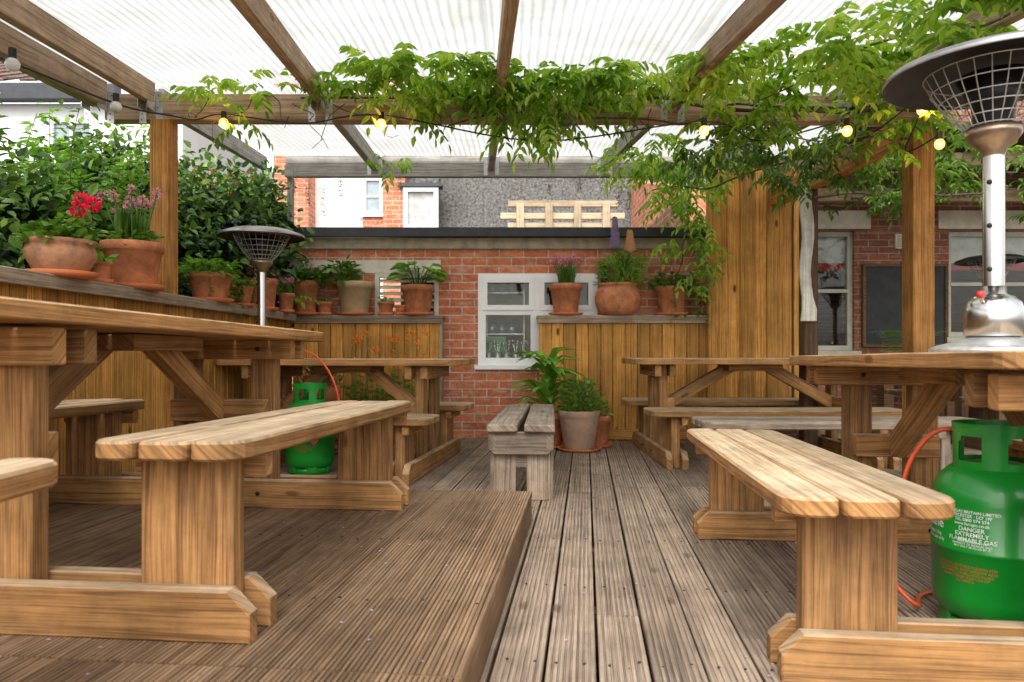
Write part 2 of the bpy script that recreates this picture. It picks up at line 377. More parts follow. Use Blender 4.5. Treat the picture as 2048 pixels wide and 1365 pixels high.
# ------------------------------------------------------------------ picnic tables
def plank_outline(w,L,rl,rr,n=4):
    o=[]
    def arc(cx,cy,r,a0):
        for i in range(n+1):
            a=a0+math.pi/2*i/n; o.append((cx+r*math.cos(a),cy+r*math.sin(a)))
    arc(w/2-rr,L/2-rr,rr,0); arc(-w/2+rl,L/2-rl,rl,math.pi/2); arc(-w/2+rl,-L/2+rl,rl,math.pi); arc(w/2-rr,-L/2+rr,rr,1.5*math.pi)
    return o
def bench_top(mb,T,x,z,L,y=0,tilt=0,mat=TABLE,w=.118,t=.042,big=.075,n=3,gap=.009):
    tot=n*w+(n-1)*gap
    for i in range(n):
        xx=x-tot/2+w/2+i*(w+gap)
        rl=big if i==0 else .025; rr=big if i==n-1 else .025
        M=T@Matrix.Translation((xx,y,z))@Matrix.Rotation(tilt,4,'X')@Matrix.Rotation(U(-.012,.012),4,'Y')
        mb.prism(plank_outline(w,L+U(-.008,.008),rl,rr),M,-t,U(-.001,.002),mat,.006)
def foot(mb,T,y,x0,x1,h,t,mat,cut=.05):
    M=T@Matrix(((0,1,0,0),(0,0,1,y),(1,0,0,0),(0,0,0,1)))
    mb.prism([(0,x0),(h-cut,x0),(h,x0+cut),(h,x1-cut),(h-cut,x1),(0,x1)],M,-t/2,t/2,mat,.004)
def picnic(name,cx,cy,ang,zb,L=1.75,Lb=None,fy=.68,topz=.745,seat=.44,bx=.62,W=.72,tilt=0,ty=0,mat=TABLE,bw=.118,legw=.22,px=.17,fext=.17):
    mb=MB(); T=Matrix.Translation((cx,cy,zb))@Matrix.Rotation(ang,4,'Z'); Lb=Lb or L-.1
    n=5;w=(W-.007*(n-1))/n
    for i in range(n):
        xx=-W/2+w/2+i*(w+.007)
        M=T@Matrix.Translation((xx,ty,topz))@Matrix.Rotation(tilt,4,'X')
        mb.prism(plank_outline(w,L+U(-.008,.008),.07 if i==0 else .012,.07 if i==n-1 else .012),M,-.042,U(-.001,.0015),mat,.004)
    for sx in(-1,1): bench_top(mb,T,sx*bx,seat,Lb,0,tilt,mat,bw)
    for sy in(-1,1):
        y=sy*fy
        for o in(-.053,.053):
            foot(mb,T,y+o,-bx-fext,bx+fext,.115,.044,mat)
            mb.beam((-.31,y+o,topz-.042-.045),(.31,y+o,topz-.042-.045),.044,.085,mat,T=T)
        for sx in(-1,1):
            mb.beam((sx*bx,y,.004),(sx*bx,y,seat-.043+tilt*y),legw,.058,mat,up=(0,1,0),T=T)
            mb.beam((sx*bx-.16,y+.05,seat-.072+tilt*y),(sx*bx+.16,y+.05,seat-.072+tilt*y),.038,.055,mat,T=T)
            mb.beam((sx*px,y,.006),(sx*px,y,topz-.043),.105,.058,mat,up=(0,1,0),T=T)
            for zz in(.06,topz-.087): mb.rev([(.009,0),(.009,.004),(.005,.007),(.0005,.008)],T@Vector((sx*px,y-.0755,zz)),BLACKM,8,T=Matrix.Rotation(math.pi/2,4,'X'))
        mb.beam((-px-.03,y-sy*.06,.40),(px+.03,y-sy*.06,.40),.055,.09,mat,T=T)
        mb.beam((0,y-sy*.07,.39),(0,sy*.12,topz-.05),.06,.085,mat,T=T)
    mb.beam((0,-.2,topz-.07),(0,.2,topz-.07),.30,.05,mat,T=T)
    return mb.build(name)
picnic('picnic_table',-1.27,2.40,-math.radians(5.5),.14,L=1.95,Lb=1.62,fy=.67,topz=.74,seat=.44,bx=.60,tilt=-.012,ty=-.08,bw=.112)
picnic('picnic_table',1.50,2.36,-math.radians(6),0,L=1.75,Lb=1.68,fy=.66,topz=.775,seat=.445,bx=.62,tilt=-.012,bw=.122,px=.13)
picnic('picnic_table',-1.13,5.05,-math.radians(98),0,L=1.66,Lb=1.5,fy=.56,topz=.735,seat=.39,bx=.56,mat=TABLE)
picnic('picnic_table',1.80,5.50,-math.radians(90),0,L=1.85,Lb=1.75,fy=.70,topz=.735,seat=.39,bx=.52,mat=TABLE)
picnic('picnic_table',4.35,6.3,-math.radians(90),0,L=1.6,Lb=1.5,fy=.55,topz=.735,seat=.42,bx=.58,mat=DARKW)
def bench(name,cx,cy,ang,zb,L,seat,mat,fy,w=.118,big=.06):
    mb=MB();T=Matrix.Translation((cx,cy,zb))@Matrix.Rotation(ang,4,'Z')
    bench_top(mb,T,0,seat,L,mat=mat,w=w,big=big)
    for sy in(-1,1):
        mb.beam((0,sy*fy,.004),(0,sy*fy,seat-.043),.22,.055,mat,up=(0,1,0),T=T)
        for o in(-.05,.05):
            foot(mb,T,sy*fy+o,-.18,.18,.09,.04,mat)
            mb.beam((-.16,sy*fy+o,seat-.07),(.16,sy*fy+o,seat-.07),.04,.05,mat,T=T)
    return mb.build(name)
bench('wooden_bench',-.945,.62,math.radians(0),.14,1.3,.455,TABLE,.40,w=.112)
bench('wooden_bench',1.85,4.12,math.radians(-90),0,1.6,.40,GREYW,.55,w=.115)
mb=MB();T=Matrix.Translation((.09,4.50,0))@Matrix.Rotation(-math.radians(3.5),4,'Z');L=1.5
for sx in(-1,1):
    M=T@Matrix.Translation((sx*.092,0,.405))@Matrix.Rotation(sx*.02,4,'Y')@Matrix.Rotation(sx*.008,4,'Z')
    mb.prism(plank_outline(.160,L,.012,.012),M,-.04,0,GREYW,.006)
    mb.beam((sx*.150,-L/2+.03,.315),(sx*.150,L/2-.03,.315),.035,.09,GREYW,T=T)
for sy in(-1,1):
    y=sy*(L/2-.05)
    M=T@Matrix(((0,1,0,0),(0,0,1,y),(1,0,0,.245),(0,0,0,1)))
    mb.prism([(.118,-.172),(.118,.172),(.03,.172),(.0,.14),(0,-.14),(.03,-.172)],M,-.02,.02,GREYW,.004)
    for sx in(-1,1):
        mb.beam((sx*.092,y-sy*.045,.0),(sx*.088,y-sy*.045,.35),.125,.045,GREYW,up=(0,1,0),T=T)
        mb.beam((sx*.152,y-sy*.10,.0),(sx*.152,y-sy*.10,.35),.11,.035,GREYW,up=(1,0,0),T=T)
    mb.beam((-.13,y-sy*.045,.22),(.13,y-sy*.045,.22),.04,.1,GREYW,T=T)
mb.build('weathered_box_bench')

# ------------------------------------------------------------------ fences and planter walls
def fx(y): return -2.085+.02*y
mb=MB(); y=-.4; w=.098
while y<6.42:
    mb.beam((fx(y)-.01+U(-.003,.003),y+w/2,.0),(fx(y)-.01,y+w/2,1.075),w,.02,FENCE,up=(1,0,0),c=.006); y+=w+.003
for z in(.2,1.0): mb.beam((fx(-.4)-.045,-.4,z),(fx(6.4)-.045,6.4,z),.045,.07,DARKW)
mb.beam((fx(-.4)-.055,-.4,1.092),(fx(6.45)-.055,6.45,1.092),.25,.032,SHELF)
mb.beam((fx(-.4)+.072,-.4,1.08),(fx(6.3)+.072,6.3,1.08),.022,.062,SHELF)
mb.build('timber_fence')
def planter_wall(name,x0,x1,y,ztop):
    mb=MB();x=x0;w=.105
    while x<x1-.02:
        ww=min(w,x1-x); mb.beam((x+ww/2,y+U(-.004,.004),.0),(x+ww/2,y,ztop-.03),ww,.02,FENCE,up=(0,1,0),c=.006); x+=ww+.004
    mb.beam((x0-.02,y+.07,ztop-.015),(x1+.03,y+.07,ztop-.015),.24,.03,SHELF)
    mb.beam((x0-.02,y-.03,ztop-.045),(x1+.02,y-.03,ztop-.045),.03,.05,SHELF)
    mb.beam((x0,y-.022,.06),(x1,y-.022,.06),.02,.09,FENCE)
    mb.beam((x1-.0,y+.06,.0),(x1,y+.06,ztop-.03),.05,.13,SHELF,up=(0,1,0))
    mb.build(name)
planter_wall('planter_wall',-1.93,-.64,6.42,1.105)
planter_wall('planter_wall',.24,1.76,6.42,1.105)
mb=MB();x=1.78;w=.118;i=0
while x<2.50:
    mb.beam((x+w/2,6.40+(0 if i%2 else -.018),.38),(x+w/2,6.40+(0 if i%2 else -.018),2.40),w+.02,.018,FENCE,up=(0,1,0)); x+=w; i+=1
mb.beam((1.755,6.38,0),(1.755,6.38,2.34),.08,.08,FENCE,up=(0,1,0))
mb.beam((2.50,6.42,0),(2.50,6.42,2.34),.07,.07,DARKW,up=(0,1,0))
mb.build('boarded_screen')
mb=MB(); mb.wbox(1.8,2.6,6.25,6.6,0,.34,BR2); mb.wbox(1.78,2.62,6.22,6.62,.343,.38,GUTTER); mb.build('brick_step')

# ------------------------------------------------------------------ pergola
def rx(x0,y): return x0-.05*(y-4.24)
def rz(y): return 2.22+.08*(y-4.24)
mb=MB()
mb.beam((-2.36,4.25,2.205),(2.45,4.25,2.195),.095,.15,PERG)
mb.beam((-2.04,4.25,.0),(-2.04,4.25,2.13),.115,.115,HONEY,up=(0,1,0))
mb.beam((2.38,4.25,.0),(2.38,4.25,2.13),.125,.125,HONEY,up=(0,1,0))
mb.beam((2.36,4.32,2.10),(2.32,6.40,2.14),.09,.15,HONEY)
mb.beam((2.33,5.7,.0),(2.33,5.7,2.05),.11,.11,DARKW,up=(0,1,0))
for x0,ww in((-2.39,.09),(-2.09,.05),(-1.11,.055),(-.075,.055),(.93,.055),(1.95,.055)):
    hh=.12 if ww<.08 else .15
    for ya,yb in((-.3,4.195),(4.305,6.44)):
        if yb>5 and x0<-2.3: continue
        mb.beam((rx(x0,ya),ya,rz(ya)+.06),(rx(x0,yb),yb,rz(yb)+.06),ww,hh,PERG if yb<5 else REAR)
    for sx in(-1,1):
        xx=x0+sx*(ww/2+.022)
        mb.beam((xx,4.199,2.105),(xx,4.199,2.29),.040,.003,GALV,up=(0,1,0),c=.0005)
        mb.beam((x0+sx*(ww/2+.0015),4.19,2.22),(x0+sx*(ww/2+.0015),4.10,2.22),.003,.10,GALV,c=.0005)
        for k in range(5): mb.ball((xx+U(-.008,.008),4.196,2.125+k*.035),.004,BLACKM,6,4)
mb.beam((-2.02,6.47,2.395),(1.80,6.47,2.395),.06,.11,REAR)
mb.beam((-2.02,6.50,2.515),(1.80,6.50,2.515),.06,.11,REAR)
mb.beam((-1.99,6.52,1.0),(-1.99,6.52,2.34),.05,.05,REAR,up=(0,1,0))
for x0 in(-1.11,-.075,.93):
    for sx in(-1,1):
        xx=rx(x0,6.4)+sx*.05
        mb.beam((xx,6.437,2.35),(xx,6.437,2.56),.035,.003,GALV,up=(0,1,0),c=.0005)
mb.build('pergola')
mb=MB(); mi=mb.m(ROOFM)
def sheet(x0,x1,y0,y1):
    b=len(mb.v); q=[(x0,y0),(x1,y0),(x1,y1),(x0,y1)]
    mb.v+=[(x,y,rz(y)+.125) for x,y in q]; mb.face([b,b+1,b+2,b+3],[(x,y) for x,y in q],mi)
sheet(-2.42,2.5,2.2,4.22); sheet(-2.10,2.5,4.26,6.43)
mb.build('polycarbonate_roof')

# ------------------------------------------------------------------ brick outbuilding
E=empty('brick_outbuilding')
mb=MB(); YW=6.62
mb.wall(-2.0,1.95,-.3,1.72,YW,YW+.2,[(-.31,.78,.66,1.50),(-1.25,-.67,1.02,1.50)],BR1); mb.build('walls',E)
mb=MB()
mb.wbox(-2.02,1.95,YW-.03,YW+.02,1.722,1.82,FASCIA)
mb.wbox(-2.1,2.0,YW-.10,YW-.015,1.825,1.90,GUTTER); mb.wbox(-2.1,2.0,YW-.01,10.5,1.86,1.92,GUTTER)
mb.wbox(-1.98,-.65,YW-.012,YW+.01,1.502,1.62,CREAM)
mb.build('roof_and_gutter',E)
mb=MB()
def frame(mb,x0,x1,z0,z1,y,mat,t=.045,d=.05):
    mb.wbox(x0,x1,y,y+d,z0,z0+t,mat);mb.wbox(x0,x1,y,y+d,z1-t,z1,mat)
    mb.wbox(x0,x0+t,y+.001,y+d-.001,z0+t,z1-t,mat);mb.wbox(x1-t,x1,y+.001,y+d-.001,z0+t,z1-t,mat)
frame(mb,-.31,.78,.66,1.50,YW-.005,WHITEP,.04,.06)
for a,b in((-.27,.20),(.25,.74)):
    frame(mb,a,b,1.165,1.46,YW-.02,WHITEP,.045); frame(mb,a,b,.70,1.15,YW-.004,WHITEP,.03)
mb.wbox(.20,.25,YW-.003,YW+.05,.70,1.46,WHITEP)
mb.wbox(-.27,.20,YW-.003,YW+.05,1.15,1.165,WHITEP); mb.wbox(.25,.74,YW-.003,YW+.05,1.15,1.165,WHITEP)
mb.wbox(-.34,.81,YW-.06,YW-.006,.625,.66,WHITEP)
mb.wbox(-.27,.74,YW+.03,YW+.034,.70,1.46,GLASS)
frame(mb,-1.25,-.67,1.02,1.50,YW-.01,CREAM,.04)
for k in range(7): mb.beam((-1.21,YW+.02,1.085+k*.058),(-.71,YW+.02,1.085+k*.058),.05,.012,CREAM,up=(0,-.6,1))
mb.build('windows',E)
mb=MB()
mb.wbox(-1.0,1.4,7.35,7.4,0,1.84,INTER); mb.wbox(-1.05,-1.0,YW+.22,7.4,0,1.84,INTER); mb.wbox(1.4,1.45,YW+.22,7.4,0,1.84,INTER)
for z in(.95,1.15,1.35):
    mb.wbox(-.25,.12,7.02,7.27,z,z+.012,GALV)
for x in(-.25,.11): mb.wbox(x,x+.012,7.01,7.02,.5,1.5,GALV)
mb.wbox(-.31,.78,YW+.06,YW+.28,.66,.685,WHITEP)
for k in range(6):
    x=-.22+k*.085
    mb.rev([(.001,0),(.032,0),(.034,.10),(.030,.10),(.029,.01)],(x,YW+.17,.686),GALV,16)
    for j in range(6):
        a=U(0,6.3); mb.tube([(x,YW+.17,.72),(x+.03*math.cos(a),YW+.17+.02*math.sin(a),.84+U(0,.05))],.003,CHROME,5)
        mb.ball((x+.03*math.cos(a),YW+.17+.02*math.sin(a),.85+U(0,.04)),.012,CHROME,8,5)
for k in range(9): mb.rev([(.001,0),(.05,0),(.055,.09),(.05,.09)],(-.2+.1*(k%3),7.12,.962+.2*(k//3)),GALV,14)
mb.wbox(-.26,-.06,6.90,7.0,.72,.93,GREEN)
mb.wbox(.35,.6,7.2,7.3,.9,1.45,BLACKP); mb.wbox(.3,.34,7.15,7.3,.7,1.4,CLOTHW)
mb.build('kitchen_interior',E)

mb=MB()
for z,a,b in((2.33,-.05,1.30),(2.45,-.14,1.38),(2.60,-.05,1.30)): mb.beam((a,8.9,z),(b,8.9,z),.05,.075,PALEW)
for x in(.1,.45,.8,1.15): mb.beam((x,8.85,1.92),(x,8.85,2.60),.09,.04,PALEW,up=(0,1,0))
mb.build('timber_trellis')
mb=MB(); mb.rev([(.001,0),(.28,0),(.30,.03),(.27,.06),(.001,.06)],(-.42,8.2,1.922),TARP,8,False); mb.build('folded_tarpaulin')

# ------------------------------------------------------------------ background houses
E=empty('pebbledash_house'); mb=MB(); Y=12.0
mb.wbox(-1.2,5.5,Y,Y+5,-.3,5.2,PEB); mb.build('walls',E)
mb=MB(); mb.prism([(-1.6,5.6),(5.8,5.6),(5.8,5.2),(-1.6,5.2)],Matrix.Translation((0,Y+2.5,0))@Matrix.Rotation(math.pi/2,4,'X'),-2.8,2.8,TILE); mb.build('roof',E)
E=empty('white_rendered_house'); mb=MB()
mb.wall(-3.75,-3.2,-.3,5.6,Y-.6,Y-.1,[],BR1)
mb.wall(-3.2,-2.07,-.3,5.6,Y-.2,Y,[(-2.42,-2.10,3.02,3.62)],RENDERW); mb.wbox(-2.42,-2.07,Y-.23,Y-.202,2.7,2.98,BR1)
mb.wbox(-2.07,-1.72,Y-.35,Y,-.3,5.6,BR1); mb.wbox(-1.72,-1.2,Y-.1,Y,-.3,5.2,PEB)
mb.build('walls',E)
mb=MB(); frame(mb,-2.42,-2.10,3.02,3.62,Y-.23,WHITEP,.05,.08); mb.wbox(-2.38,-2.14,Y-.18,Y-.17,3.05,3.6,GLASSB)
mb.wbox(-2.39,-2.13,Y-.21,Y-.185,3.3,3.33,WHITEP)
frame(mb,-1.74,-1.18,2.75,3.42,Y-.42,WHITEP,.07,.1); mb.wbox(-1.68,-1.24,Y-.36,Y-.35,2.8,3.38,CLOTHW); mb.wbox(-1.8,-1.12,Y-.46,Y-.2,3.425,3.48,GUTTER)
mb.wbox(-2.5,-2.05,Y-.28,Y-.24,2.975,3.015,WHITEP)
mb.build('windows',E)
mb=MB(); mb.wbox(1.92,2.7,8.0,11.9,-.3,2.55,BR2); mb.prism([(0,7.9),(2.55,7.9),(3.6,11.9),(0,11.9)],Matrix(((0,0,1,1.95),(0,1,0,0),(1,0,0,0),(0,0,0,1))),0.0,.25,BR1); mb.build('brick_party_wall')
E=empty('neighbouring_house'); mb=MB(); Y=11
mb.wall(-14,-5.0,-.3,4.55,Y,Y+.3,[(-7.0,-6.35,3.65,4.3)],RENDERW); mb.wbox(-5.2,-5.0,Y+.3,Y+6,-.3,4.55,RENDERW); mb.build('walls',E)
mb=MB(); mb.wbox(-14.2,-5.9,Y-.25,Y-.05,4.55,4.78,GUTTER)
M=Matrix.Translation((-10.2,Y-.25,4.80))@Matrix.Rotation(math.radians(28),4,'X')
for r in range(14):
    for k in range(36): mb.prism([(-4.3+k*.24,r*.3),(-4.3+k*.24+.235,r*.3),(-4.3+k*.24+.235,r*.3+.32),(-4.3+k*.24,r*.3+.32)],M@Matrix.Translation((0,0,.03*(k%2)))@Matrix.Rotation(-.05,4,'X'),0,.03,TILE,.003)
mb.build('roof_and_gutter',E)
mb=MB(); frame(mb,-7.0,-6.35,3.65,4.3,Y-.02,WHITEP,.05,.08); mb.wbox(-6.95,-6.4,Y+.02,Y+.03,3.7,4.25,GLASSB); mb.wbox(-6.70,-6.66,Y-.015,Y+.02,3.7,4.25,WHITEP); mb.build('window',E)

E=empty('brick_pub'); mb=MB(); Y=8.0
mb.wall(2.75,9,-.3,4.2,Y,Y+.3,[(3.17,3.78,.80,2.12),(4.82,6.0,.95,2.12)],BR2); mb.build('walls',E)
mb=MB(); mb.wbox(3.05,3.95,Y-.02,Y-.001,2.14,2.34,CREAM); mb.wbox(4.7,6.1,Y-.02,Y-.001,2.14,2.34,CREAM)
for a,b,z0 in((3.17,3.78,.80),(4.82,6.0,.95)):
    frame(mb,a,b,z0,2.12,Y+.05,SAGE,.055); mid=(z0+2.12)/2
    mb.wbox(a+.05,b-.05,Y+.045,Y+.09,mid-.02,mid+.02,SAGE); mb.wbox(a-.05,b+.05,Y-.06,Y+.04,z0-.06,z0-.005,SAGE)
    mb.wbox(a+.05,b-.05,Y+.075,Y+.078,z0+.05,2.07,GLASS)
    mb.wbox(a+.03,b-.03,Y+.14,Y+.15,1.78,2.1,CLOTHW); mb.wbox(a+.03,b-.03,Y+.138,Y+.152,1.70,1.778,CLOTHR)
mb.wbox(5.38,5.43,Y+.046,Y+.09,1.0,2.07,SAGE)
mb.build('windows',E)
mb=MB(); mb.wbox(2.8,7,Y+1.6,Y+1.7,-.3,3,DARKW); mb.wbox(2.76,2.8,Y+.3,Y+1.7,-.3,3,INTER); mb.wbox(2.8,7,Y+.3,Y+1.7,2.3,2.4,INTER); mb.build('interior',E)
mb=MB(); mb.wbox(4.22,4.40,Y-.03,Y-.001,1.92,2.08,CREAM)
for k in range(5): mb.wbox(4.235,4.385,Y-.04,Y-.031,1.94+k*.027,1.952+k*.027,SAGE)
mb.build('air_vent',E)
mb=MB(); mb.wbox(3.87,4.76,Y-.04,Y-.004,.86,1.73,CHALK); frame(mb,3.85,4.78,.84,1.75,Y-.055,DARKW,.03,.05); mb.build('blackboard')
mb=MB(); mb.beam((2.6,7.3,2.36),(7.5,7.3,2.36),.08,.13,PERG); mb.beam((2.5,6.9,2.55),(7.5,6.2,2.55),.07,.12,PALEW)
for i in range(12): mb.beam((2.6+i*.42,6.0,2.66),(2.6+i*.42,7.98,2.78),.40,.025,DARKW)  # opaque boards added overhead to darken the pub corner
mb.beam((3.0,7.3,0),(3.0,7.3,2.3),.1,.1,DARKW,up=(0,1,0)); mb.build('timber_beams_and_shade_boards')
mb=MB(); out=[];n=14
for i in range(n+1): out.append((-.045+.012*math.sin(i*1.1),1.02+i*1.28/n))
for i in range(n,-1,-1): out.append((.045+.014*math.sin(i*.9+1)+(.02 if i<2 else 0),1.02+i*1.28/n))
mb.prism(out,Matrix(((1,0,0,2.27),(0,0,-1,5.60),(0,1,0,0),(0,0,0,1))),0,.02,DRIFT,.003); mb.build('driftwood_board')

# ------------------------------------------------------------------ pots & plants
def pot(mb,x,y,z,r,h,mat=TERRA,saucer=True,kind='std'):
    if saucer:
        mb.rev([(.001,0),(r*.9,0),(r*1.06,.022),(r*1.02,.024),(r*.9,.008),(.001,.008)],(x,y,z),SAUCER,36); z+=.009
    if kind=='std':
        rb=r*.68; lip=h*.2
        pr=[(.001,0),(rb,0),(rb+.003,.004),(r*.90,h-lip),(r*.985,h-lip+.002),(r,h-.006),(r*.985,h),(r*.91,h),(r*.88,h-.03),(r*.85,h-.04)]
    elif kind=='bowl':
        pr=[(.001,0),(r*.62,0),(r*.75,h*.15),(r*.95,h*.5),(r*.97,h*.68),(r*.9,h*.84),(r*.98,h*.88),(r*1.0,h*.97),(r*.96,h),(r*.86,h),(r*.84,h-.04)]
    elif kind=='round':
        pr=[(.001,0),(r*.60,0)]+[(r*(.60+.42*math.sin(math.pi*(.08+.72*t))**.9),h*.88*t) for t in(.1,.25,.4,.55,.7,.85,.95)]+[(r*.80,h*.92),(r*.86,h*.94),(r*.87,h),(r*.78,h),(r*.75,h-.04)]
    else:
        pr=[(.001,0),(r*.66,0)]
        for i in range(1,22):
            t=i/22; pr.append((r*(.68+.26*t)+(.003 if i%2 else -.002),h*.86*t))
        pr+=[(r*.98,h*.88),(r,h*.97),(r*.97,h),(r*.88,h),(r*.86,h-.03)]
    mb.rev(pr,(x,y,z),mat,40); mb.rev([(.0005,h-.035),(r*.5,h-.03),(r*.87,h-.036)],(x,y,z),SOIL,24)
    return z+h-.03
def bushy(mb,x,y,z,r,h,n,L,W,mat,up=.6):
    for i in range(n):
        a=U(0,6.283);q=math.sqrt(R())*r;e=R()
        p=Vector((x+q*math.cos(a),y+q*math.sin(a),z+h*e*(1-.4*(q/r)**2)))
        d=Vector((math.cos(a)*U(.3,1),math.sin(a)*U(.3,1),U(-.2,up)))
        mb.leaf(p,d,(U(-.4,.4),U(-.4,.4),1),L*U(.6,1.2),W*U(.6,1.2),mat)
    for i in range(max(6,n//14)):
        a=U(0,6.283);q=R()*r*.8; mb.tube([(x,y,z-.01),(x+q*.5*math.cos(a),y+q*.5*math.sin(a),z+h*.5),(x+q*math.cos(a),y+q*math.sin(a),z+h*U(.7,1))],.003,STEM,4)
def flowerball(mb,c,r,mat,n=40):
    for i in range(n):
        v=Vector((random.gauss(0,1),random.gauss(0,1),random.gauss(0,1))).normalized()
        mb.leaf(Vector(c)+v*r*.45,v,(R(),R(),R()),r*.7,r*.35,mat,0)
def chives(mb,x,y,z,h,n,mat=F_PINK,sp=.09,r=.024):
    for i in range(n):
        a=2.4*i;q=math.sqrt((i+.5)/n)*sp; t=(x+q*math.cos(a),y+q*math.sin(a),z+h*U(.72,1))
        mb.tube([(x+q*.3*math.cos(a),y+q*.3*math.sin(a),z),(x+q*.7*math.cos(a),y+q*.7*math.sin(a),z+h*.5),t],.003,STEM,4); flowerball(mb,t,r,mat)
    for i in range(n*9):
        a=U(0,6.283);q=R()*.06; mb.leaf((x+q*math.cos(a),y+q*math.sin(a),z),(math.cos(a)*.35,math.sin(a)*.35,1),(math.cos(a),math.sin(a),0),h*U(.4,.75),.007,LF_MID,.3)
def trailing(mb,x,y,z,r,n,drop,mat=LF_MID,L=.035):
    for i in range(n):
        a=U(0,6.283); k=U(.6,1.4); pts=[]
        for t in(0,.25,.5,.75,1): pts.append(Vector((x+math.cos(a)*r*k*min(1,t*1.8)*1.1,y+math.sin(a)*r*k*min(1,t*1.8)*1.1,z+.07*math.sin(t*3)*k-drop*k*t*t)))
        mb.tube(pts,.0018,STEM,3)
        for j in range(22):
            t=R()*3.99; i0=int(t); p=pts[i0].lerp(pts[i0+1],t-i0); mb.leaf(p,(U(-1,1),U(-1,1),U(-.3,.6)),(0,0,1),L*U(.6,1.3),L*.75,mat)
def lupin(mb,x,y,z,h,mat,sz=.2):
    mb.tube([(x,y,z),(x+.01,y,z+h)],.004,STEM,5)
    for i in range(520):
        t=R(); a=U(0,6.283); rr=.046*(1-t*.62)
        mb.leaf((x+.008*math.cos(a),y+.008*math.sin(a),z+h-sz+sz*t),(math.cos(a),math.sin(a),.5),(0,0,1),rr*1.2,.022,mat,0)
Z=1.109
xs=lambda y: fx(y)-.02
mb=MB(); t=pot(mb,xs(3.2)+.05,3.2,Z,.145,.155,TERRA2,kind='bowl'); bushy(mb,xs(3.2)+.05,3.2,t,.13,.13,260,.055,.05,LF_MID); 
for c in((.03,.0,.24),(-.0,.03,.20),(.09,-.02,.215)): 
    p=(xs(3.2)+c[0]+.11,3.2+c[1],t+c[2]-.03); mb.tube([(xs(3.2)+.05,3.2,t),p],.003,STEM,4); flowerball(mb,p,.036,F_RED,80)
mb.build('potted_geranium')
mb=MB(); t=pot(mb,xs(3.50)+.04,3.50,Z,.062,.10); bushy(mb,xs(3.50)+.04,3.50,t,.05,.07,14,.09,.05,LF_BRT); mb.build('potted_seedling')
mb=MB(); t=pot(mb,xs(3.82)+.03,3.82,Z,.155,.235); chives(mb,xs(3.82)+.03,3.82,t,.30,14,sp=.15); bushy(mb,xs(3.82)+.03,3.82,t,.12,.1,120,.05,.03,LF_MID); mb.build('potted_chives')
mb=MB(); t=pot(mb,xs(4.78)+.02,4.78,Z,.145,.18); bushy(mb,xs(4.78),4.78,t,.17,.12,300,.06,.045,LF_BRT); trailing(mb,xs(4.78),4.78,t,.14,10,.16,LF_BRT); mb.build('potted_creeping_plant')
mb=MB(); t=pot(mb,xs(5.25)+.03,5.25,Z,.10,.14); trailing(mb,xs(5.25)+.03,5.25,t,.1,14,.2); bushy(mb,xs(5.25),5.25,t,.12,.1,120,.05,.03,LF_MID); mb.build('potted_creeping_plant')
mb=MB(); t=pot(mb,xs(5.72)+.03,5.72,Z,.115,.24); bushy(mb,xs(5.72),5.72,t,.12,.10,160,.06,.04,LF_DRK); chives(mb,xs(5.72),5.72,t,.14,8); mb.build('potted_chives')
mb=MB(); t=pot(mb,xs(6.0)+.11,6.02,Z,.07,.15); chives(mb,xs(6.0)+.11,6.02,t,.16,7,sp=.07); mb.build('potted_chives')
mb=MB(); t=pot(mb,-1.83,6.42,Z,.125,.29); bushy(mb,-1.83,6.45,t,.17,.14,200,.07,.06,LF_MID); chives(mb,-1.85,6.42,t,.20,9,sp=.14); mb.build('potted_pelargonium')
YS=6.47; Z=1.107
mb=MB(); t=pot(mb,-1.66,YS-.03,Z,.07,.11); bushy(mb,-1.66,YS-.03,t,.05,.08,18,.06,.04,LF_BRT); mb.build('potted_seedling')
mb=MB(); t=pot(mb,-1.40,YS+.02,Z,.165,.29,TERRA3); bushy(mb,-1.52,YS,t,.14,.24,150,.07,.06,LF_MID); mb.build('potted_pelargonium')
mb=MB(); t=pot(mb,-1.12,YS-.02,Z,.075,.11); bushy(mb,-1.12,YS-.02,t,.05,.08,16,.06,.035,LF_BRT); mb.build('potted_seedling')
mb=MB(); t=pot(mb,-.99,YS-.04,Z,.05,.08); mb.build('small_flower_pot')
mb=MB(); t=pot(mb,-.84,YS,Z,.15,.26,TERRA)
for i in range(34):
    a=U(0,6.283);e=U(.1,1); p=Vector((-.84+.03*math.cos(a),YS+.03*math.sin(a),t)); q=p+Vector((math.cos(a)*.15*(1.1-e*.5),math.sin(a)*.10*(1.1-e*.5),.05+.18*e))
    mb.tube([p,(p+q)/2+Vector((0,0,.03)),q],.004,STEM,4); mb.leaf(q,(math.cos(a),math.sin(a)*.7,.15),(0,0,1),.12,.085,LF_BRT,.5)
mb.build('potted_hosta')
mb=MB(); t=pot(mb,.48,YS,Z,.15,.27); chives(mb,.48,YS,t,.29,15,sp=.16,r=.027); mb.build('potted_chives')
mb=MB(); t=pot(mb,.94,YS-.02,Z,.20,.28,TERRA,False,'round'); bushy(mb,.98,YS,t,.20,.34,420,.075,.022,LF_BRT,1.0)
lupin(mb,.90,YS-.12,t,.60,F_PUR,.28); lupin(mb,1.03,YS-.14,t,.48,F_PEA,.19); mb.tube([(.82,YS,t),(.82,YS,t+.2)],.03,BLACKP,10); mb.build('potted_lupins')
mb=MB(); t=pot(mb,1.42,YS,Z,.145,.25); bushy(mb,1.42,YS-.02,t,.18,.14,260,.055,.035,LF_MID); trailing(mb,1.54,YS-.06,t+.03,.14,22,.36,LF_MID)
for i in range(9): flowerball(mb,(1.3+U(-.08,.25),YS+U(-.1,.05),t+U(.08,.3)),.022,F_LIL,25)
mb.build('potted_trailing_plant')
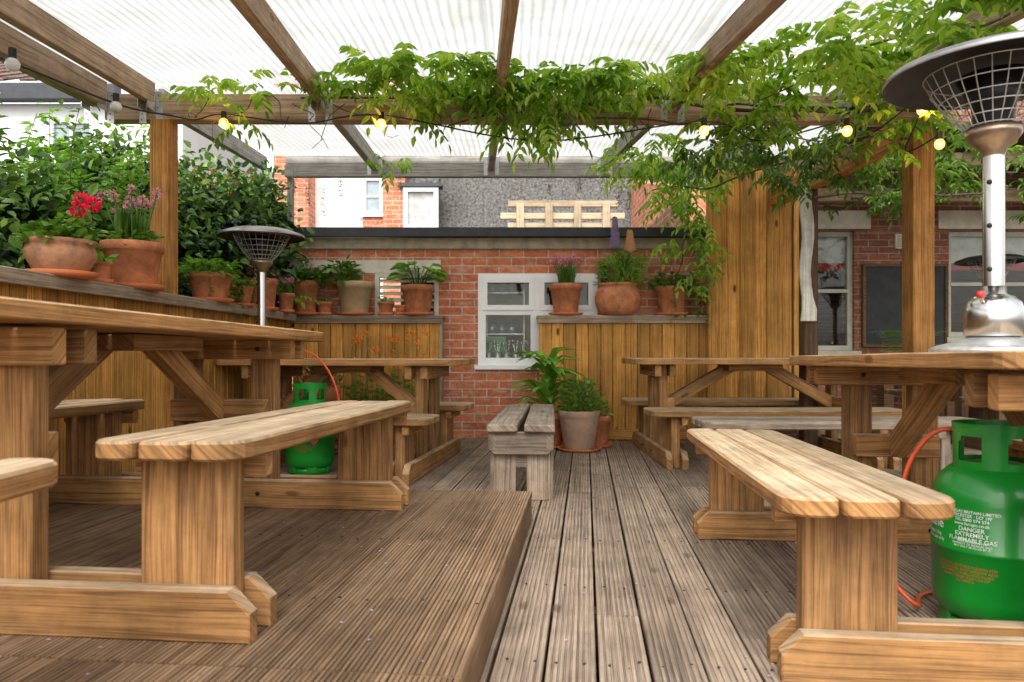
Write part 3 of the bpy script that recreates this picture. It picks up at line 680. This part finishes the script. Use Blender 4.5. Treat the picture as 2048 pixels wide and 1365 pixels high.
def longleaf(mb,x,y,z,n,L,W,mat,hh):
    for i in range(n):
        a=U(0,6.283);e=R()
        p=Vector((x+U(-.03,.03),y+U(-.03,.03),z+hh*e)); el=U(.3,1.2)
        d=Vector((math.cos(a),math.sin(a),el)).normalized(); l=L*U(.7,1.1)
        q=p+d*l*.5; d2=(d-Vector((0,0,.75))).normalized(); mi=mb.m(mat)
        s_=d.cross(Vector((0,0,1))).normalized()*W*.5; b=len(mb.v); fo=Vector((0,0,-.012))
        mid=p+d*l*.25
        for c,k in((p,.15),(mid,.8),(q,1.0),(q+d2*l*.28,.7),(q+d2*l*.5+Vector((0,0,-.02)),.03)):
            mb.v+=[tuple(c-s_*k),tuple(c+fo*k),tuple(c+s_*k)]
        for r in range(4):
            o=b+r*3
            mb.face([o,o+1,o+4,o+3],[(0,0)]*4,mi,True); mb.face([o+1,o+2,o+5,o+4],[(0,0)]*4,mi,True)
mb=MB(); t=pot(mb,.535,5.78,.0,.17,.31,TERRA4,True,'rib'); bushy(mb,.54,5.78,t,.15,.30,420,.06,.028,LF_MID,.9); mb.build('potted_shrub')
mb=MB(); t=pot(mb,.29,5.98,.0,.16,.28,TERRA); mb.tube([(.29,5.98,t),(.29,5.98,t+.3)],.012,STEM); longleaf(mb,.29,5.95,t+.02,60,.38,.07,LF_BRT,.42); mb.build('potted_broadleaf_plant')
mb=MB(); t=pot(mb,.70,6.02,.0,.13,.25,TERRA); bushy(mb,.68,6.0,t,.12,.18,120,.06,.03,LF_MID); mb.build('potted_shrub')
mb=MB(); t=pot(mb,-1.55,5.78,.0,.17,.50,TERRA); bushy(mb,-1.55,5.78,t,.19,.27,900,.035,.010,LF_DRK,1.2); mb.build('potted_heather')
mb=MB(); pot(mb,-1.22,5.72,.0,.14,.24,TERRA); bushy(mb,-1.22,5.72,.22,.13,.15,200,.05,.02,LF_MID,1.0); mb.build('potted_shrub')
mb=MB()
for px in(-1.3,-1.05,-.82): t=pot(mb,px,6.2,.0,.14,.24,TERRA,False)
for i in range(520):
    a=U(0,6.283); p=Vector((U(-1.45,-.70),6.2+U(-.15,.12),.25+U(0,.32)*R()*1.3)); mb.leaf(p,(math.cos(a),math.sin(a),U(0,1)),(0,0,1),.08,.028,LF_MID)
for i in range(40):
    x=U(-1.4,-.68);h=U(.58,.96);y=6.2+U(-.12,.1)
    mb.tube([(x*.95-.05,y,.25),(x,y,h*.7),(x+U(-.03,.03),y,h)],.0026,STEM,4); flowerball(mb,(x,y,h),.03,F_ORA,24)
mb.build('potted_marigolds')
mb=MB(); mb.wbox(3.78,4.66,7.45,7.70,.55,.74,HONEY); mb.wbox(3.76,4.68,7.43,7.72,.742,.76,HONEY); mb.wbox(3.85,3.95,7.5,7.65,0,.55,DARKW); mb.wbox(4.5,4.6,7.5,7.65,0,.55,DARKW)
for i in range(40):
    a=U(0,6.283);x=U(3.9,4.35);l=U(.18,.33)
    for j in range(14):
        t=j/13; p=Vector((x+math.cos(a)*l*t,7.57+math.sin(a)*l*t*.6,.76+.24*math.sin(t*2.2)))
        for sx in(-1,1): mb.leaf(p,(-math.sin(a)*sx+.3*math.cos(a),math.cos(a)*sx,0.0),(0,0,1),.06*(1.1-t),.018,LF_BRT)
mb.build('fern_planter')
mb=MB(); t=pot(mb,5.0,7.5,.55,.14,.2,TERRA); longleaf(mb,5.0,7.5,t,26,.3,.04,LF_MID,.1); mb.wbox(4.8,5.2,7.3,7.7,.0,.54,DARKW); mb.build('potted_fern')

# ------------------------------------------------------------------ patio heaters
def heater(name,x,y,z,H=.90,Rd=.30,dark=False):
    mb=MB();o=(x,y,z); DM=BLACKM if dark else DOMEM
    mb.rev([(.001,0),(.17,0),(.172,.012),(.15,.022),(.10,.035),(.06,.052),(.001,.053)],o,GALV,40)
    mb.rev([(.075,.05),(.078,.055),(.078,.125),(.072,.150),(.055,.168),(.035,.176),(.033,.2),(.031,.2)],o,CHROME,32)
    mb.rev([(.029,.17),(.029,H-.29)],o,CHROME,24)
    for k in range(3): mb.ball((x-.024,y-.018,z+.25+k*.13),.008,BLACKM,8,4)
    mb.rev([(.030,H-.31),(.034,H-.29),(.062,H-.265),(.074,H-.248),(.074,H-.226),(.066,H-.224)],o,COPPER,32)
    nb=26
    for k in range(nb):
        a=2*math.pi*k/nb
        pts=[(x+rr*math.cos(a),y+rr*math.sin(a),z+zz) for rr,zz in((.075,H-.225),(.115,H-.18),(.155,H-.12),(.185,H-.06))]
        mb.tube(pts,.0018,GALV,4)
    for rr,zz in((.078,H-.222),(.10,H-.197),(.122,H-.168),(.143,H-.14),(.165,H-.105),(.185,H-.06)):
        mb.tube([(x+rr*math.cos(2*math.pi*i/32),y+rr*math.sin(2*math.pi*i/32),z+zz) for i in range(33)],.0022,GALV,4)
    mb.rev([(.05,H-.22),(.06,H-.15),(.10,H-.07),(.001,H-.06)],o,BLACKM,24)
    mb.rev([(Rd-.002,H-.072),(Rd,H-.066),(Rd*.97,H-.050),(Rd*.7,H-.022),(Rd*.35,H-.006),(.001,H)],o,DM,56)
    mb.rev([(Rd-.002,H-.072),(Rd*.95,H-.056),(Rd*.68,H-.028),(Rd*.35,H-.012),(.001,H-.01)],o,DOMEU,56)
    mb.ball((x-.068,y-.045,z+.172),.012,RED,10,6); mb.tube([(x-.06,y-.04,z+.15),(x-.068,y-.045,z+.172)],.005,CHROME,6)
    return mb.build(name)
heater('patio_heater',1.448,2.18,.778)
heater('patio_heater',-1.72,4.98,.737,.90,.29)
heater('patio_heater',4.30,6.5,.737,.92,.29,True)

# ------------------------------------------------------------------ gas bottles
def gas(x,y,z,face):
    E=empty('gas_bottle'); E.location=(x,y,z)
    mb=MB();o=(0,0,0);r=.157
    mb.rev([(.125,.0),(.132,.0),(.134,.035),(.128,.04),(.122,.035),(.125,0)],o,GREEN,48)
    mb.rev([(.001,.03),(.10,.032),(.137,.045),(.152,.07),(r,.10),(r,.228),(r+.003,.231),(r+.003,.240),(r,.243),(r,.36),(.153,.392),(.138,.425),(.112,.452),(.07,.468),(.001,.475)],o,GREEN,64)
    seg=64; mi=mb.m(GREEN)
    zs=[.445,.475,.53,.545,.575,.58]
    for rr,fl in((.103,1),(.098,-1)):
        b=len(mb.v)
        for zz in zs:
            q=rr+(.003 if zz>.574 else 0)
            for k in range(seg): a=2*math.pi*k/seg; mb.v.append((q*math.cos(a),q*math.sin(a),zz))
        for i in range(5):
            for k in range(seg):
                a=(2*math.pi*(k+.5)/seg-face+1.15)%(math.pi)
                if i==1 and (.25<a<.95 or 1.5<a<2.1): continue
                if i==2 and (.32<a<.88 or 1.57<a<2.03): continue
                j=(k+1)%seg; mb.face([b+i*seg+k,b+i*seg+j,b+(i+1)*seg+j,b+(i+1)*seg+k],[(0,0)]*4,mi,True)
    mb.rev([(.098,.58),(.103,.58)],o,GREEN,64)
    for k in range(6):
        a=k*math.pi/3+face; 
        mb.beam((.133*math.cos(a),.133*math.sin(a),.01),(.133*math.cos(a),.133*math.sin(a),.06),.06,.012,GREEN,up=(math.cos(a),math.sin(a),0))
    mb.rev([(.001,.47),(.02,.47),(.02,.51),(.012,.515),(.012,.545),(.001,.545)],o,COPPER,16)
    mb.rev([(.001,.54),(.035,.54),(.035,.56),(.001,.56)],o,RED,12)
    ob=mb.build('bottle_body'); ob.parent=E
    def label(txt,size,ang,zz,mat,nm,sp=1.0):
        cu=bpy.data.curves.new(nm,'FONT'); cu.body=txt; cu.size=size; cu.align_x='CENTER'; cu.align_y='CENTER'; cu.space_line=sp; cu.offset=size*.012
        to=bpy.data.objects.new('tmp',cu); sc.collection.objects.link(to)
        dg=bpy.context.evaluated_depsgraph_get(); me=bpy.data.meshes.new_from_object(to.evaluated_get(dg)); bpy.data.objects.remove(to)
        for v in me.vertices:
            a=ang+v.co.x/r; v.co=Vector(((r+.0009)*math.cos(a),(r+.0009)*math.sin(a),zz+v.co.y))
        me.materials.clear(); me.materials.append(mat); ob=bpy.data.objects.new(nm,me); sc.collection.objects.link(ob); ob.parent=E
    label('FERNGAS BRITAIN LIMITED\nLEICESTER · LE7 1PF\nTEL 0800 574 574\nwww.ferngas.co.uk',.0115,face-.30,.328,TEXTW,'address_label',.95)
    label('DANGER\nEXTREMELY\nFLAMMABLE GAS',.0160,face-.30,.283,TEXTW,'danger_label',.9)
    label('THIS CYLINDER IS THE\nPROPERTY OF FERNGAS AND\nMAY ONLY BE FILLED BY IT',.0075,face-.30,.256,TEXTW,'property_label',.95)
    label('Propane',.036,face-1.20,.298,TEXTW,'gas_name_label')
    label('Lightweight 11kg\nfor outdoor use only',.014,face-1.18,.262,TEXTW,'size_label')
    label('DO NOT USE THIS CYLINDER FOR\nMOTOR FUEL. KEEP UPRIGHT AND\nIN A WELL VENTILATED PLACE\nAWAY FROM SOURCES OF\nIGNITION',.010,face-.40,.175,TEXTR,'warning_label')
    if x<0:
        mb=MB(); mi=mb.m(RED)
        for dx,dz in((-.03,0),(0,-.03),(.03,0),(0,.03)):
            a=face+.05+dx/r; mb.v.append(((r+.0045)*math.cos(a),(r+.0045)*math.sin(a),.225+dz))
        mb.face([0,1,2,3],[(0,0)]*4,mi); mb.build('hazard_diamond',E)
    return E
gas(1.372,2.06,0,math.atan2(-2.06,-1.372)-.05)
gas(-1.315,4.72,0,math.atan2(-4.72,1.315)+.1)
def smooth(pts,k=6):
    P=[Vector(p) for p in pts];o=[]
    for i in range(len(P)-1):
        p0=P[max(i-1,0)];p1=P[i];p2=P[i+1];p3=P[min(i+2,len(P)-1)]
        for j in range(k):
            t=j/k; o.append(.5*((2*p1)+(-p0+p2)*t+(2*p0-5*p1+4*p2-p3)*t*t+(-p0+3*p1-3*p2+p3)*t**3))
    o.append(P[-1]);return o
mb=MB(); mb.tube(smooth([(1.372,2.06,.53),(1.45,1.98,.60),(1.52,2.0,.68),(1.50,2.1,.74)]),.007,ORANGE)
mb.tube(smooth([(1.39,2.1,.54),(1.28,2.16,.55),(1.22,2.2,.47),(1.19,2.22,.36),(1.16,2.25,.22),(1.15,2.2,.10),(1.20,2.15,.03),(1.3,2.3,.012),(1.5,2.4,.012)]),.007,ORANGE); mb.build('gas_hose')
mb=MB(); mb.tube(smooth([(-1.58,4.9,.745),(-1.45,4.75,.79),(-1.25,4.6,.76),(-1.12,4.55,.60),(-1.08,4.6,.35),(-1.12,4.7,.15),(-1.2,4.85,.1)]),.007,ORANGE); mb.build('gas_hose')

# ------------------------------------------------------------------ string lights
E=empty('string_lights'); mb=MB(); mb2=MB()
pts=[(-2.2,2.1,1.99),(-2.25,2.7,2.02),(-2.2,3.3,2.07),(-2.15,4.0,2.14),(-1.95,4.17,2.14)]
mb.tube(smooth(pts),.006,BLACKP,5)
bul=[(-1.63,4.10,2.075),(-.73,4.05,2.055),(1.02,3.85,1.955),(1.78,3.85,1.955),(2.15,3.8,2.05),(2.30,3.9,1.90)]
sag=[(-1.95,4.17,2.14)]
prev=sag[0]
for b in bul:
    mid=((prev[0]+b[0])/2,4.1,min(prev[2],b[2])+.02); sag+=[mid,(b[0],b[1],b[2]+.05)]; prev=b
mb.tube(smooth(sag),.0045,BLACKP,5)
for b in bul:
    mb.tube([(b[0],b[1],b[2]+.065),(b[0],b[1],b[2]+.022)],.015,BLACKP,10); mb2.ball(b,.026,BULB,14,10,1.15); mb2.ball(b,.009,FIL,8,6,1.4)
    ld=bpy.data.lights.new('bulb_light','POINT'); ld.energy=2.2; ld.color=(1,.55,.22); ld.shadow_soft_size=.012
    lo=bpy.data.objects.new('bulb_light',ld); sc.collection.objects.link(lo); lo.location=(b[0],b[1]-.012,b[2]-.014); lo.parent=E
for b in((-2.17,3.15,2.03),(-2.13,3.9,2.10),(-2.2,2.28,1.95)):
    mb.tube([(b[0],b[1],b[2]+.07),(b[0],b[1],b[2]+.025)],.016,BLACKP,10); mb.ball(b,.03,BULBOFF,14,10)
mb.build('cable_and_sockets',E); mb2.build('lit_bulbs',E)

# ------------------------------------------------------------------ wisteria
WP=[];WD=[];WN=[];WL=[];WW=[];WM=[]
def compound(p,d,L,k,mi,sc_=1.0):
    p=Vector(p);d=Vector(d).normalized(); side=d.cross(Vector((0,0,1)))
    if side.length<.1: side=Vector((1,0,0))
    side.normalize(); up=side.cross(d)
    for j in range(k):
        t=(j+1)/k; q=p+d*L*t-Vector((0,0,1))*L*.35*t*t
        dd=(d-Vector((0,0,.7*t))).normalized()
        for sx in((-1,1) if j<k-1 else (0,)):
            v=(side*sx*(1.0)+dd*(.65 if sx else 1)+Vector((0,0,-.35))+Vector((U(-.2,.2),U(-.2,.2),U(-.2,.2)))).normalized()
            WP.append(q);WD.append(v);WN.append(up+Vector((U(-.4,.4),U(-.4,.4),U(0,.3))));WL.append(U(.055,.085)*sc_);WW.append(U(.022,.032)*sc_);WM.append(mi)
def cluster(x0,x1,y0,y1,z0,z1,n,mi=0,L=.17,hang=0.,cl=7,gz=.045):
    m=max(1,n//cl)
    for _ in range(m):
        c=Vector((U(x0,x1),U(y0,y1),U(z0,z1)))
        for i in range(cl):
            a=U(0,6.283); p=c+Vector((random.gauss(0,.07),random.gauss(0,.05),random.gauss(0,gz)))
            lim=rz(p.y)+.09
            if p.z>lim and p.x<2.45: p.z=lim-U(0,.05)
            compound(p,(math.cos(a),math.sin(a)*.8-.25,U(-.3,.8)-hang),L*U(.7,1.2),random.choice((4,5,5)),mi)
cluster(-.80,1.1,3.60,4.12,2.21,2.32,250)
cluster(-.80,1.1,4.32,4.6,2.28,2.36,50)
cluster(-.2,.80,3.80,4.12,2.17,2.28,90,hang=.2)
cluster(-.05,.48,3.95,4.15,2.03,2.18,48,hang=.8)
cluster(-.62,-.15,4.05,4.15,2.12,2.24,20,hang=.3)
cluster(-1.75,-.8,3.85,4.15,2.21,2.29,44,cl=4,gz=.02)
cluster(-1.85,-1.3,4.02,4.15,2.14,2.2,10,hang=.3,cl=4)
cluster(-1.3,0,5.4,6.2,2.22,2.3,8,hang=.6,cl=3)
cluster(1.05,2.4,3.50,4.1,2.15,2.30,210)
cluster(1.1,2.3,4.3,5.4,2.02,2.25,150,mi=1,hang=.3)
cluster(1.2,2.3,2.95,3.5,2.06,2.2,110)
cluster(1.5,2.5,2.2,2.9,2.0,2.14,130)
cluster(1.25,2.5,3.9,4.15,2.00,2.14,50,hang=.3)
cluster(.55,1.2,4.9,5.8,2.12,2.28,36,hang=.3)
cluster(1.15,1.6,5.6,6.3,2.05,2.3,70,hang=.5)
cluster(1.30,1.68,5.9,6.35,1.6,2.1,46,hang=.7,cl=5)
cluster(1.45,1.75,6.15,6.38,1.35,1.6,16,hang=.6,cl=4)
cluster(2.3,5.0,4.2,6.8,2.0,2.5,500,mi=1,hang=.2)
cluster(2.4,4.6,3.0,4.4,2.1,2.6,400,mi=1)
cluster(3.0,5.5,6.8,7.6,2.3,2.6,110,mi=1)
cluster(-1.95,-1.6,5.9,6.3,1.25,1.5,12,mi=0)
E=empty('wisteria_vine')
leafcloud('leaves',np.array([tuple(p) for p in WP]),np.array([tuple(p) for p in WD]),np.array([tuple(p) for p in WN]),WL,WW,[LF_WIS,LF_WISD],WM,parent=E)
mb=MB()
def stem(a,b,n=9,amp=.06,r=.010):
    a=Vector(a);b=Vector(b); mb.tube(smooth([a.lerp(b,i/n)+Vector((random.gauss(0,amp*.4),random.gauss(0,amp*.5),random.gauss(0,amp*.5))) for i in range(n+1)],4),r,VINE,6,r*.5)
stem((2.4,4.15,2.15),(-1.2,4.12,2.26),14,.04,.013); stem((2.4,4.15,2.2),(-.4,4.1,2.10),12,.05,.008); stem((2.5,3.2,2.25),(.9,4.1,2.2),8)
stem((2.35,4.3,2.1),(1.2,6.1,2.1),8,.1); stem((2.4,4.2,0),(2.42,4.3,2.2),8,.04,.018); stem((2.35,5.6,2.0),(4.8,6.5,2.3),8,.1)
stem((1.55,6.2,2.2),(1.4,6.3,1.35),6,.06,.007); stem((2.2,2.6,2.1),(1.3,3.7,2.15),7,.08,.007); stem((1.2,4.9,2.12),(2.3,4.3,2.1),6,.1,.006)
for i in range(16): 
    x=U(-1.8,2.2); stem((x,4.12,2.2),(x+U(-.4,.4),4.12+U(-.1,.05),2.0+U(-.06,.08)),5,.05,.003)
mb.build('stems',E)
mb=MB()
def raceme(x,y,z,L,n=60):
    mb.tube([(x,y,z),(x+.01,y,z-L)],.0015,STEM,3)
    for i in range(n):
        t=R();a=U(0,6.283);q=.03*(1-t*.7); mb.leaf((x+q*math.cos(a)*R(),y+q*math.sin(a)*R(),z-L*t),(math.cos(a),math.sin(a),-.3),(0,0,1),.018,.015,F_LIL,0)
for x,y,z,L in((-1.66,5.9,2.2,.22),(-1.55,5.95,2.15,.25),(-1.78,5.9,2.28,.2),(-1.4,5.9,2.2,.15),(.32,4.05,2.12,.16),(.28,4.05,2.08,.1),(.85,5.8,2.15,.2),(.95,5.9,2.1,.16),(.3,5.9,2.2,.14),(-.9,5.8,2.2,.12),
    (1.55,6.15,1.75,.25),(1.62,6.2,1.65,.28),(1.50,6.15,1.55,.22),(1.66,6.15,1.5,.2),(1.58,6.1,1.85,.2),(.55,5.9,2.2,.12),(-1.0,5.7,2.2,.1)): raceme(x,y,z,L)
mb.build('flowers',E)

# ------------------------------------------------------------------ hedge/climber behind left fence
E=empty('climbing_shrubs')
ells=[(-2.75,2.6,1.15,.55,.9,.50),(-2.75,3.7,1.22,.55,.8,.54),(-2.9,4.4,1.25,.6,.7,.62),(-2.62,5.2,1.25,.40,.6,.70),(-2.40,5.9,1.50,.52,.6,.78),(-2.25,6.5,1.70,.42,.5,.68),(-2.9,5.4,1.75,.6,.8,.60),(-2.9,7.0,1.6,.8,.7,.85),(-3.4,3.5,1.15,.5,1.2,.7)]
Ps=[];Ds=[];Ls=[];Ms=[]
for cx,cy,cz,a,b,c in ells:
    n=int(2300*(a*b+b*c+a*c)); 
    v=rng.normal(size=(n,3)); v/=np.linalg.norm(v,axis=1,keepdims=True)
    bump=1+.16*np.sin(v[:,0]*9+cy*3)*np.sin(v[:,2]*8+1)+.12*np.sin(v[:,1]*13)
    rad=(1-.42*rng.random(n)**2.2)*bump*(1+.10*rng.normal(size=n)); P=v*rad[:,None]*np.array([a,b,c])+np.array([cx,cy,cz])
    D=v*.7+rng.normal(size=(n,3))*.6+np.array([0.15,-.15,-.1]); Ps.append(P);Ds.append(D);Ls.append(rng.uniform(.045,.09,n));Ms.append(np.zeros(n,int))
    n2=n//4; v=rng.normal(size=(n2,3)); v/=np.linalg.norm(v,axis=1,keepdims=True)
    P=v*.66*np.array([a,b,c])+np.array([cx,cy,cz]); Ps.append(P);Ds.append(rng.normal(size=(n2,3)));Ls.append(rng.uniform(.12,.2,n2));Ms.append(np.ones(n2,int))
P=np.concatenate(Ps);D=np.concatenate(Ds);L=np.concatenate(Ls);Mi=np.concatenate(Ms)
fxv=-2.085+.02*P[:,1]-.14
keep=(P[:,0]<fxv)|((P[:,2]>1.35)&(P[:,1]>4.9)&(P[:,1]<6.4)); P=P[keep];D=D[keep];L=L[keep];Mi=Mi[keep]
Nn=rng.normal(size=P.shape)*.5+np.array([.3,-.5,1.0])
leafcloud('leaves',P,D,Nn,L,L*.6,[LF_BUSH,LF_SHADE],Mi,parent=E)
mb=MB()
for i in range(34):
    x=U(-3.0,-2.3);y=U(3.2,4.8);z=U(1.1,1.6); h=U(.45,.95); lean=U(-.2,.3)
    pts=[Vector((x+lean*t*t,y-.15*t,z+h*t-.12*t*t)) for t in(0,.25,.5,.75,1)]
    mb.tube(pts,.004,STEM,4,.0015)
    for j in range(46):
        t=U(.1,1)*3.99; k=int(t); p=pts[k].lerp(pts[k+1],t-k)
        mb.leaf(p+Vector((U(-.05,.05),U(-.05,.05),0)),(U(-1,1),U(-1,1),U(-.3,.5)),(0,-.3,1),U(.045,.075),U(.028,.045),LF_BRT)
for i in range(14):
    flowerball(mb,(U(-2.3,-1.9),U(5.1,5.5),U(1.9,2.15)),.018,F_ORA,12)
for i in range(9): mb.tube([(U(-2.9,-2.5),2.5+i*.5,-.2),(U(-2.9,-2.5),2.5+i*.5,.7),(U(-3,-2.4),2.5+i*.5+.1,1.6)],.02,VINE,7,.008)
mb.build('shoots',E)
mb=MB(); mb.wbox(-4.2,-4.0,-2,9,-.3,1.75,BR2); mb.build('light_blocking_wall')  # wall added behind the shrubs to block light coming through them
mb=MB()
for i in range(420):
    s=U(-.2,1.6);u=U(1.0,5.8); q=sv*s+dv*u; a=U(0,6.3); mb.leaf((q.x,q.y,.004),(math.cos(a),math.sin(a),.1),(0,0,1),U(.006,.014),.007,random.choice((F_LIL,VINE,LF_MID)),0)
for i in range(120):
    s=U(-1.4,-.3);u=U(1.2,3.2); q=sv*s+dv*u; a=U(0,6.3); mb.leaf((q.x,q.y,.144),(math.cos(a),math.sin(a),.1),(0,0,1),U(.006,.014),.007,random.choice((F_LIL,VINE)),0)
mb.build('fallen_petals')

# ------------------------------------------------------------------ world, sun, camera
w=bpy.data.worlds.new('World'); sc.world=w; w.use_nodes=True; nt=w.node_tree
bg=nt.nodes['Background']; sky=nt.nodes.new('ShaderNodeTexSky'); sky.sky_type='NISHITA'; sky.sun_disc=False
el=math.radians(48);az=math.radians(190)
sky.sun_elevation=el; sky.sun_rotation=az; sky.air_density=1.0; sky.dust_density=3.0
hs=nt.nodes.new('ShaderNodeHueSaturation'); hs.inputs['Saturation'].default_value=.14; hs.inputs['Value'].default_value=1.0
tn=nt.nodes.new('ShaderNodeMixRGB'); tn.blend_type='MULTIPLY'; tn.inputs[0].default_value=1; tn.inputs[2].default_value=(1,.985,.955,1)
nt.links.new(sky.outputs[0],hs.inputs['Color']); nt.links.new(hs.outputs[0],tn.inputs[1]); nt.links.new(tn.outputs[0],bg.inputs[0]); bg.inputs[1].default_value=.43
sd=bpy.data.lights.new('sun','SUN'); sd.energy=1.3; sd.angle=math.radians(30); sd.color=(1,.96,.90)
so=bpy.data.objects.new('sun',sd); sc.collection.objects.link(so)
dirv=Vector((math.sin(az)*math.cos(el),math.cos(az)*math.cos(el),math.sin(el)))
so.rotation_euler=dirv.to_track_quat('Z','Y').to_euler()
cam=bpy.data.cameras.new('camera'); co=bpy.data.objects.new('camera',cam); sc.collection.objects.link(co)
co.location=(0,0,.78); co.rotation_euler=(math.radians(90),0,0); cam.lens=36*1450/2048; cam.sensor_width=36; cam.shift_y=22.5/2048
cam.dof.use_dof=True; cam.dof.focus_distance=3.4; cam.dof.aperture_fstop=4.0
cam.clip_start=.02; cam.clip_end=500
sc.camera=co
